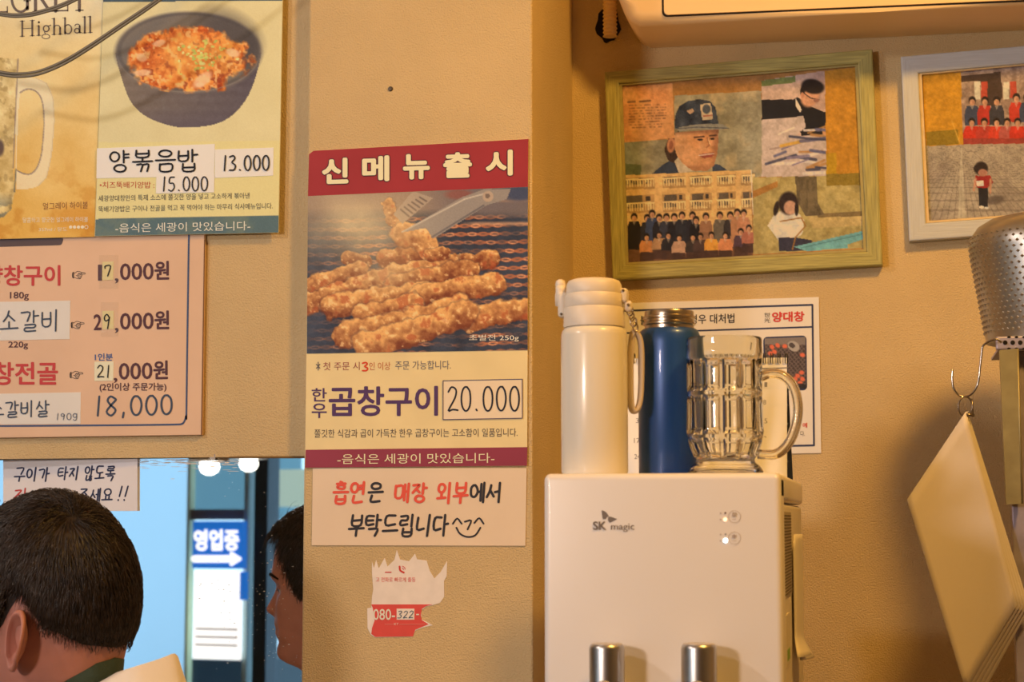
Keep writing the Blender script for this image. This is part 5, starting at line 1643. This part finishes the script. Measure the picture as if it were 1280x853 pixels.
# ================================================================== THE MAN IN FRONT OF THE MIRROR
ALPHA = math.radians(8)
HC = P(60.0, 700.0, 1.95); HC[2] = .966          # below the skull's centre, at chin height
Fd = np.array([-math.cos(ALPHA), math.sin(ALPHA), 0]); Rd = np.array([math.sin(ALPHA), math.cos(ALPHA), 0]); Ud = np.array([0, 0, 1.0])
def B(p):
    p = np.asarray(p, float)
    return HC + p[..., 0:1] * Rd + p[..., 1:2] * Fd + p[..., 2:3] * Ud
man = thing('person', 'seated man with short dark hair and white collar, seen from behind at the mirror', 'person', (HC[0], HC[1], 0))
ROW = np.array([  # z, front, back, half width
 (.2440, .012, -.020, .016), (.2400, .034, -.045, .034), (.2310, .056, -.068, .052), (.2150, .076, -.088, .067), (.1950, .088, -.096, .075),
 (.1720, .094, -.100, .0785), (.1500, .0965, -.101, .079), (.1400, .0975, -.100, .0785), (.1280, .090, -.098, .078), (.1150, .087, -.095, .077),
 (.1000, .087, -.098, .075), (.0850, .088, -.097, .072), (.0720, .090, -.0945, .069), (.0640, .0935, -.0925, .067), (.0565, .0925, -.0905, .065),
 (.0530, .0885, -.0895, .064), (.0480, .0925, -.0885, .062), (.0400, .0895, -.0865, .060), (.0320, .0840, -.083, .057), (.0200, .0885, -.082, .051),
 (.0100, .0890, -.0815, .047), (.0020, .0840, -.081, .044), (-.0050, .070, -.081, .046), (-.0120, .048, -.081, .050), (-.0220, .038, -.081, .053),
 (-.0400, .034, -.082, .055), (-.0600, .031, -.084, .058), (-.0800, .032, -.086, .068), (-.0980, .036, -.093, .098), (-.1150, .042, -.100, .138),
 (-.1350, .052, -.108, .168), (-.1650, .066, -.115, .186), (-.2100, .082, -.120, .190), (-.3000, .092, -.118, .180), (-.4000, .090, -.105, .165), (-.4800, .09, -.105, .170), (-.5300, .085, -.10, .168), (-.5400, .07, -.085, .15)])
def headsurf(phi, z, grow=0.0):
    """phi = 0 in front, positive to his right"""
    f = np.interp(-z, -ROW[:, 0], ROW[:, 1]) + grow; b = np.interp(-z, -ROW[:, 0], ROW[:, 2]) - grow; w_ = np.interp(-z, -ROW[:, 0], ROW[:, 3]) + grow
    yc = np.where(z > 0, -.012, -.022)
    yc = np.clip(yc, b + .001, f - .001)
    c, s_ = np.cos(phi), np.sin(phi)
    y = yc + np.where(c > 0, (f - yc), (yc - b)) * np.sign(c) * np.abs(c) ** .92
    x = w_ * np.sign(s_) * np.abs(s_) ** .86
    # facial relief
    pw = np.angle(np.exp(1j * phi))
    nose = np.interp(-z, [-.134, -.122, -.108, -.095, -.085, -.079, -.074, -.069], [0, .004, .011, .018, .0235, .020, .010, 0])
    y = y + nose * np.exp(-(pw / (.12 + .07 * np.exp(-((z - .08) / .012) ** 2))) ** 2)
    eye = np.exp(-((z - .119) / .010) ** 2) * np.exp(-((np.abs(pw) - .40) / .17) ** 2)
    y = y - .009 * eye
    brow = np.exp(-((z - .137) / .008) ** 2) * np.exp(-((np.abs(pw) - .38) / .25) ** 2)
    y = y + .003 * brow
    cheek = np.exp(-((z - .092) / .018) ** 2) * np.exp(-((np.abs(pw) - .62) / .25) ** 2)
    y = y + .004 * cheek; x = x + np.sign(x) * .002 * cheek
    lipside = np.exp(-((z - .055) / .014) ** 2) * np.exp(-((np.abs(pw) - .40) / .14) ** 2)
    y = y - .004 * lipside
    return np.stack([x, y, z + 0 * phi], -1)
zs = np.concatenate([np.linspace(.2436, .20, 14)[:-1], np.linspace(.20, -.02, 90)[:-1], np.linspace(-.02, -.54, 60)])
NP = 110
PH = np.linspace(0, PI2, NP + 1)[:-1]
# denser columns in front
PH = PH - .55 * np.sin(PH)
vs = []
for z in zs:
    vs.append(headsurf(PH, np.full(NP, z)))
vs = np.concatenate(vs)
fs = []
for i in range(len(zs) - 1):
    for j in range(NP):
        fs.append((i * NP + j, (i + 1) * NP + j, (i + 1) * NP + (j + 1) % NP, i * NP + (j + 1) % NP))
top_i = len(vs)
vs = np.concatenate([vs, [[0, -.004, .2448], [0, -.01, -.54]]])
for j in range(NP):
    fs.append((top_i, j, (j + 1) % NP))
    e = (len(zs) - 1) * NP
    fs.append((top_i + 1, e + (j + 1) % NP, e + j))
allv, allf = [B(vs)], list(fs)
cnt = len(vs)
def addtube(path, rs, n=14):
    global cnt
    sp = smooth_path(path, 5)
    rr_ = np.interp(np.linspace(0, len(path) - 1, len(sp)), range(len(path)), rs)
    a_, b_ = tube_geo([B(np.array(p_)) for p_ in sp], list(rr_), n)
    allv.append(np.array([tuple(v) for v in a_]))
    allf.extend([tuple(i + cnt for i in f) for f in b_])
    cnt += len(a_)
ARM = {}
for sx in (-1, 1):
    arm = [(.15 * sx, -.025, -.155), (.195 * sx, -.02, -.20), (.225 * sx, .02, -.33), (.225 * sx, .09, -.44), (.19 * sx, .22, -.42), (.14 * sx, .33, -.40)]
    ARM[sx] = arm
    addtube(arm, [.055, .055, .046, .040, .036, .027])
    addtube([(.14 * sx, .33, -.40), (.13 * sx, .37, -.40), (.125 * sx, .41, -.405)], [.027, .033, .030])
    for k, (dx, ln_) in enumerate(((.024, .070), (.008, .080), (-.008, .074), (-.023, .058))):
        x0 = .125 * sx + dx * sx
        addtube([(x0, .40, -.402), (x0, .40 + ln_ * .5, -.405), (x0 - .004 * sx, .40 + ln_ * .8, -.418), (x0 - .006 * sx, .40 + ln_, -.436)], [.010, .009, .0085, .007], 10)
    addtube([(.125 * sx - .026 * sx, .365, -.405), (.125 * sx - .048 * sx, .395, -.412), (.125 * sx - .052 * sx, .42, -.424)], [.012, .010, .008], 10)
    addtube([(.085 * sx, -.01, -.50), (.10 * sx, .15, -.50), (.12 * sx, .40, -.49), (.12 * sx, .41, -.60), (.12 * sx, .39, -.80), (.12 * sx, .38, -.90)], [.085, .080, .058, .056, .048, .038])
    addtube([(.12 * sx, .36, -.925), (.125 * sx, .45, -.935), (.13 * sx, .56, -.943)], [.034, .033, .020])
me = bpy.data.meshes.new('body')
me.from_pydata([tuple(map(float, v)) for v in np.concatenate(allv)], [], allf)
tmp = bpy.data.objects.new('tmp', me); COL.objects.link(tmp)
rm = tmp.modifiers.new('r', 'REMESH'); rm.mode = 'VOXEL'; rm.voxel_size = .0036
sm_ = tmp.modifiers.new('s', 'SMOOTH'); sm_.factor = .5; sm_.iterations = 3
bpy.context.view_layer.update()
me2 = bpy.data.meshes.new_from_object(tmp.evaluated_get(bpy.context.evaluated_depsgraph_get()))
bpy.data.objects.remove(tmp)
# ears, grown onto the same mesh
bm = bmesh.new(); bm.from_mesh(me2)
for sx in (-1, 1):
    def epos(r, t):
        """ear outline: r 0 centre..1 rim, t angle; returns local point"""
        a_ = math.cos(t); b_ = math.sin(t)
        hgt = .0345 * (1.0 if b_ > 0 else 1.06); wid = .0195 * (1.0 + .18 * b_) * (1 if a_ < 0 else .80)
        yy, zz = -a_ * wid * r * -1, b_ * hgt * r
        h = .010 * (r ** 2) + .0048 * math.exp(-((r - .88) / .11) ** 2) - .006 * math.exp(-((r - .25) / .28) ** 2)
        if r > .9:
            h -= .030 * (r - .9)
        back = max(0, a_ * -1)      # flares away from the skull towards the back
        out_ = .004 + h + .016 * back * r
        if a_ > .3:
            out_ -= .008 * (a_ - .3) * r
        if b_ < -.6:
            out_ -= .003 * r
        base_x = .0735
        tl_ = .16
        y2 = yy * math.cos(tl_) - zz * math.sin(tl_); z2 = zz * math.cos(tl_) + yy * math.sin(tl_)
        return ((base_x + out_) * sx, -.018 + y2, .098 + z2)
    nr, ntt = 12, 40
    fv = []
    for side in (0, 1):
        ring = []
        for i in range(nr + 1):
            r = max(i / nr, .02)
            row = []
            for j in range(ntt):
                p_ = np.array(epos(r, 2 * math.pi * j / ntt))
                if side:
                    p_[0] -= sx * (.0045 + .010 * (1 - r) * .6)
                row.append(bm.verts.new(B(p_)))
            ring.append(row)
        for i in range(nr):
            for j in range(ntt):
                bm.faces.new((ring[i][j], ring[i][(j + 1) % ntt], ring[i + 1][(j + 1) % ntt], ring[i + 1][j]))
        bm.faces.new(ring[0])
        fv.append(ring)
    for j in range(ntt):
        bm.faces.new((fv[0][nr][j], fv[0][nr][(j + 1) % ntt], fv[1][nr][(j + 1) % ntt], fv[1][nr][j]))
M_skin = mat('skin', (.46, .20, .15), .45, noise=(30, .10))
_b = M_skin.node_tree.nodes['Principled BSDF']
_b.inputs['Subsurface Weight'].default_value = .12
_b.inputs['Subsurface Radius'].default_value = (.006, .002, .001)
_b.inputs['Subsurface Scale'].default_value = 1.0
frombm('body', bm, M_skin, man, True)
# eyes, brows
for sx in (-1, 1):
    c = headsurf(np.array([.385 * sx]), np.array([.1175]))[0]
    ce = B(c + np.array([0, -.0085, 0]))
    lathe('eye', [(.0125 * math.sin(t), -.0125 * math.cos(t)) for t in np.linspace(.05, 3.09, 12)], tuple(ce), mat('eye_white', (.5, .45, .4), .25), man, 20)
    ci = B(c + np.array([-.001 * sx, .0018, 0]))
    lathe('iris', [(.0050 * math.sin(t), -.0050 * math.cos(t)) for t in np.linspace(.05, 3.09, 8)], tuple(ci), mat('iris_dark', (.02, .012, .01), .2), man, 14)
    pth = [B(headsurf(np.array([p_ * sx]), np.array([zz]))[0] + np.array([0, .0008, 0])) for p_, zz in ((.16, .139), (.28, .1425), (.42, .1435), (.58, .141), (.72, .136))]
    tube('eyebrow', smooth_path(pth, 4), [.0014 + .0012 * math.sin(math.pi * i / 16) for i in range(17)], mat('hair_dark', (.020, .013, .009), .9, spec=.1), man, 8)
    lid = [B(headsurf(np.array([p_ * sx]), np.array([zz]))[0] + np.array([0, .0022, 0])) for p_, zz in ((.20, .117), (.30, .1225), (.40, .1235), (.52, .119))]
    tube('eyelid', smooth_path(lid, 4), .0018, M_skin, man, 8)
lp = [B(headsurf(np.array([p_]), np.array([.0530]))[0] + np.array([0, .0006, 0])) for p_ in (-.28, -.15, 0, .15, .28)]
tube('mouth_line', smooth_path(lp, 4), .0013, mat('lip_dark', (.20, .06, .045), .5), man, 6)

# hair: a dark cap hugging the skull plus thousands of combed strands
M_hair = mat('dark_brown_hair', (.030, .020, .014), .42, spec=.45)
HX, HY, HZ, HCZ, HCY = .0810, .1020, .124, .128, -.004
def ell_n(d):
    return d / np.sqrt((d[..., 0:1] / HX) ** 2 + (d[..., 1:2] / HY) ** 2 + (d[..., 2:3] / HZ) ** 2)
def hairline(phi):
    """lowest z of the hair at angle phi around the head"""
    pw = np.abs(np.angle(np.exp(1j * phi)))
    return np.interp(pw, [0, .45, .75, 1.02, 1.22, 1.40, 1.62, 1.85, 2.1, 2.5, 3.15], [.204, .204, .186, .145, .100, .112, .150, .148, .108, .092, .086])
# cap
nph, nz = 120, 46
PHc = np.linspace(0, PI2, nph + 1)[:-1]
rows_ = []
for i in range(nz + 1):
    t = i / nz
    z = hairline(PHc) + (.2436 - hairline(PHc)) * (1 - (1 - t) ** 1.5)
    th_ = .0006 + .0032 * np.clip((z - hairline(PHc)) / .06, 0, 1)
    p_ = headsurf(PHc, z)
    c = np.array([0, -.012, .12])
    d = p_ - c
    d = d / np.linalg.norm(d, axis=-1, keepdims=True)
    rows_.append(p_ + d * th_[:, None])
cv = np.concatenate(rows_)
cf = []
for i in range(nz):
    for j in range(nph):
        cf.append((i * nph + j, i * nph + (j + 1) % nph, (i + 1) * nph + (j + 1) % nph, (i + 1) * nph + j))
cf.append(tuple(nz * nph + j for j in range(nph)))
hair = mesh('hair', B(cv), cf, M_hair, man, True)
# strands
NS = 17000
r2 = np.random.default_rng(5)
d = r2.normal(size=(NS * 3, 3)); d /= np.linalg.norm(d, axis=1, keepdims=True)
pos = ell_n(d)
phi = np.arctan2(pos[:, 0], pos[:, 1])
zz = pos[:, 2] + HCZ
keep = zz > hairline(phi) + .012 - .016 * r2.random(len(zz)) ** 2
pos = pos[keep][:NS]; phi = phi[keep][:NS]
NS = len(pos)
WH = ell_n(np.array([-.034, -.048, .098]))                # whorl, at the back of the crown
NSEG = 6
front = np.clip((pos[:, 1] - .02) / .07, 0, 1) * np.clip((pos[:, 2] - .035) / .05, 0, 1)
zrel = np.clip((pos[:, 2] + .09) / .16, 0, 1)
length = (.014 + .036 * zrel + .006 * front) * r2.uniform(.75, 1.25, NS)
length = length * np.clip((pos[:, 2] + HCZ - hairline(phi)) / .05, .28, 1) ** (1 - front)
cur = pos.copy()
jitter = r2.normal(size=(NS, 3)) * .22
pts = []
for sgi in range(NSEG):
    t = sgi / (NSEG - 1)
    liftv = 1.0 + (.008 + .022 * zrel + .055 * np.exp(-np.linalg.norm(cur - WH, axis=1) / .035) + .115 * zrel * np.sin(math.pi * min(1, t * .75 + .12)) * r2.uniform(.75, 1.15, NS) + .26 * front * t ** 1.2)
    pts.append(np.stack([cur[:, 0], cur[:, 1] + HCY, cur[:, 2] + HCZ], 1) + (cur * (liftv - 1)[:, None]))
    away = cur - WH
    nrm = cur / np.array([HX, HY, HZ]) ** 2
    nrm /= np.linalg.norm(nrm, axis=1, keepdims=True)
    swirl = np.cross(nrm, away)
    dist = np.linalg.norm(away, axis=1, keepdims=True)
    dr = away / (dist + 1e-6) * (1 - .75 * front[:, None]) + .35 * swirl / (np.linalg.norm(swirl, axis=1, keepdims=True) + 1e-6) * np.exp(-dist / .05)
    dr = dr + np.array([0, 0, -.55]) * (1 - front[:, None]) + np.array([0, .5, .5]) * front[:, None] + jitter
    dr -= nrm * np.sum(dr * nrm, 1, keepdims=True)
    dr /= np.linalg.norm(dr, axis=1, keepdims=True)
    cur = ell_n(cur + dr * (length / (NSEG - 1))[:, None])
pts = np.stack(pts, 1)                                    # NS, NSEG, 3
wv = r2.normal(size=(NS, 1, 3)); tn = pts[:, -1:] - pts[:, :1]
sd = np.cross(tn, wv); sd /= np.linalg.norm(sd, axis=2, keepdims=True)
up_ = np.cross(sd, tn); up_ /= np.linalg.norm(up_, axis=2, keepdims=True)
wr = (np.array([1.0, 1.0, .95, .85, .6, .15]) * .00042)[None, :, None]
V3 = np.stack([pts + sd * wr, pts - sd * wr * .5 + up_ * wr * .87, pts - sd * wr * .5 - up_ * wr * .87], 2)   # NS,NSEG,3corners,3
V3 = B(V3.reshape(-1, 3))
base = (np.arange(NS) * NSEG * 3)[:, None, None, None]
seg = (np.arange(NSEG - 1) * 3)[None, :, None, None]
qd = np.array([[0, 1, 4, 3], [1, 2, 5, 4], [2, 0, 3, 5]])[None, None]
f4 = (base + seg + qd).reshape(-1, 4)
me = bpy.data.meshes.new('hair_strands')
me.vertices.add(len(V3)); me.vertices.foreach_set('co', V3.ravel())
me.loops.add(f4.size); me.loops.foreach_set('vertex_index', f4.ravel())
me.polygons.add(len(f4)); me.polygons.foreach_set('loop_start', np.arange(0, f4.size, 4))
me.update(calc_edges=True)
hs_ = link('hair_strands', me, mat('hair_strand', (.030, .020, .014), .34, spec=.55, noise=(90, .5)), hair, True)
hs_['kind'] = 'stuff'

# clothes
M_shirt = mat('white_shirt', (.80, .76, .70), .75, bump=(300, .1))
M_green = mat('dark_green_knit', (.028, .05, .035), .8, bump=(500, .3))
M_trs = mat('dark_trousers', (.03, .03, .04), .8)
def band(name, rows_, m, th, n=84, a0=0.0, a1=PI2):
    """ring of cloth around the neck; every row gives half width, depth and height by angle (0 front, pi back)"""
    closed = a1 - a0 > 6.2
    ang = np.linspace(a0, a1, n + 1)[:-1] if closed else np.linspace(a0, a1, n)
    vs, fs = [], []
    for rx_, ry_, zz_ in rows_:
        for a_ in ang:
            w_ = abs(a_ - 2 * math.pi) if a_ > math.pi else a_
            x_ = np.interp(w_, KA, rx_); y_ = np.interp(w_, KA, ry_); z_ = np.interp(w_, KA, zz_)
            vs.append((x_ * math.sin(a_), -.024 + y_ * math.cos(a_), z_))
    n2 = len(ang)
    for i in range(len(rows_) - 1):
        for j in range(n2 if closed else n2 - 1):
            fs.append((i * n2 + j, i * n2 + (j + 1) % n2, (i + 1) * n2 + (j + 1) % n2, (i + 1) * n2 + j))
    o = mesh(name, B(np.array(vs)), fs, m, man, True)
    md = o.modifiers.new('thickness', 'SOLIDIFY'); md.thickness = th; md.offset = 1
    return o
KA = [0, 1.0, 1.57, 2.2, 2.7, 3.1416]
band('inner_collar', [((.075,) * 6, (.062, .062, .062, .066, .07, .07), (-.12, -.10, -.06, -.03, -.01, -.01)),
                      ((.066, .066, .066, .066, .066, .066), (.06, .06, .06, .066, .071, .072), (-.10, -.07, -.01, .025, .045, .048)),
                      ((.067,) * 6, (.06, .06, .06, .067, .073, .0745), (-.085, -.05, .010, .050, .070, .074))], M_green, .004)
band('shirt_collar', [((.11,) * 6, (.08, .08, .08, .085, .09, .09), (-.13, -.13, -.10, -.08, -.07, -.07)),
                      ((.085, .085, .082, .080, .08, .08), (.07, .07, .07, .075, .08, .08), (-.12, -.10, -.03, .0, .02, .025)),
                      ((.095, .095, .092, .092, .09, .09), (.08, .08, .08, .095, .11, .115), (-.11, -.08, -.015, .03, .060, .064)),
                      ((.11, .11, .11, .112, .105, .10), (.09, .09, .09, .11, .140, .148), (-.11, -.08, -.03, .02, .068, .080)),
                      ((.125, .125, .125, .128, .12, .115), (.10, .10, .10, .12, .150, .156), (-.12, -.10, -.06, -.01, .040, .048)),
                      ((.145, .145, .15, .155, .15, .14), (.11, .11, .11, .135, .170, .185), (-.13, -.12, -.09, -.03, .032, .045))], M_shirt, .0018, 90, .5, PI2 - .5)
zr = np.linspace(-.088, -.52, 40)
vs, fs = [], []
n = 90
A2 = np.linspace(0, PI2, n + 1)[:-1]
for i, z in enumerate(zr):
    g_ = .010 + .002 * math.sin(i * 1.3)
    zz = np.full(n, z) + np.where(i < 6, -.03 * (1 + np.cos(A2)) / 2 * (1 - i / 6), 0)
    vs.append(headsurf(A2, zz, g_))
vs = np.concatenate(vs)
for i in range(len(zr) - 1):
    for j in range(n):
        fs.append((i * n + j, i * n + (j + 1) % n, (i + 1) * n + (j + 1) % n, (i + 1) * n + j))
o = mesh('shirt', B(vs), fs, M_shirt, man, True)
for sx in (-1, 1):
    sp = smooth_path(ARM[sx][:5], 5)
    rr_ = np.interp(np.linspace(0, 4, len(sp)), range(5), [.068, .068, .06, .054, .048])
    tube('sleeve', [B(np.array(p_)) for p_ in sp], list(rr_), M_shirt, man, 20)
    lg = smooth_path([(.085 * sx, -.03, -.49), (.10 * sx, .15, -.49), (.12 * sx, .40, -.485), (.12 * sx, .415, -.60), (.12 * sx, .39, -.80), (.12 * sx, .38, -.885)], 5)
    tube('trouser_leg', [B(np.array(p_)) for p_ in lg], list(np.interp(np.linspace(0, 5, len(lg)), range(6), [.10, .093, .073, .07, .064, .058])), M_trs, man, 20)
    shp = [B(np.array(p_)) for p_ in smooth_path([(.12 * sx, .33, -.920), (.125 * sx, .45, -.925), (.13 * sx, .585, -.936)], 5)]
    tube('shoe', shp, list(np.linspace(.040, .024, len(shp))), mat('black_shoe', (.015, .015, .015), .4), man, 16)
# stool under him
sb = B(np.array([0, .0, 0]))
zst = HC[2] - .600
stl = thing('round_stool', 'round black padded stool the man at the mirror sits on', 'stool', (sb[0], sb[1], 0))
lathe('seat', [(.15, zst - .05), (.165, zst - .045), (.17, zst - .02), (.165, zst - .004), (.14, zst)], (sb[0], sb[1], 0), mat('stool_black', (.02, .02, .02), .5), stl, 36)
lathe('pedestal', [(.19, 0), (.19, .012), (.03, .02), (.025, zst - .05)], (sb[0], sb[1], 0), mat('stool_metal', (.4, .4, .4), .3, metal=1), stl, 36)
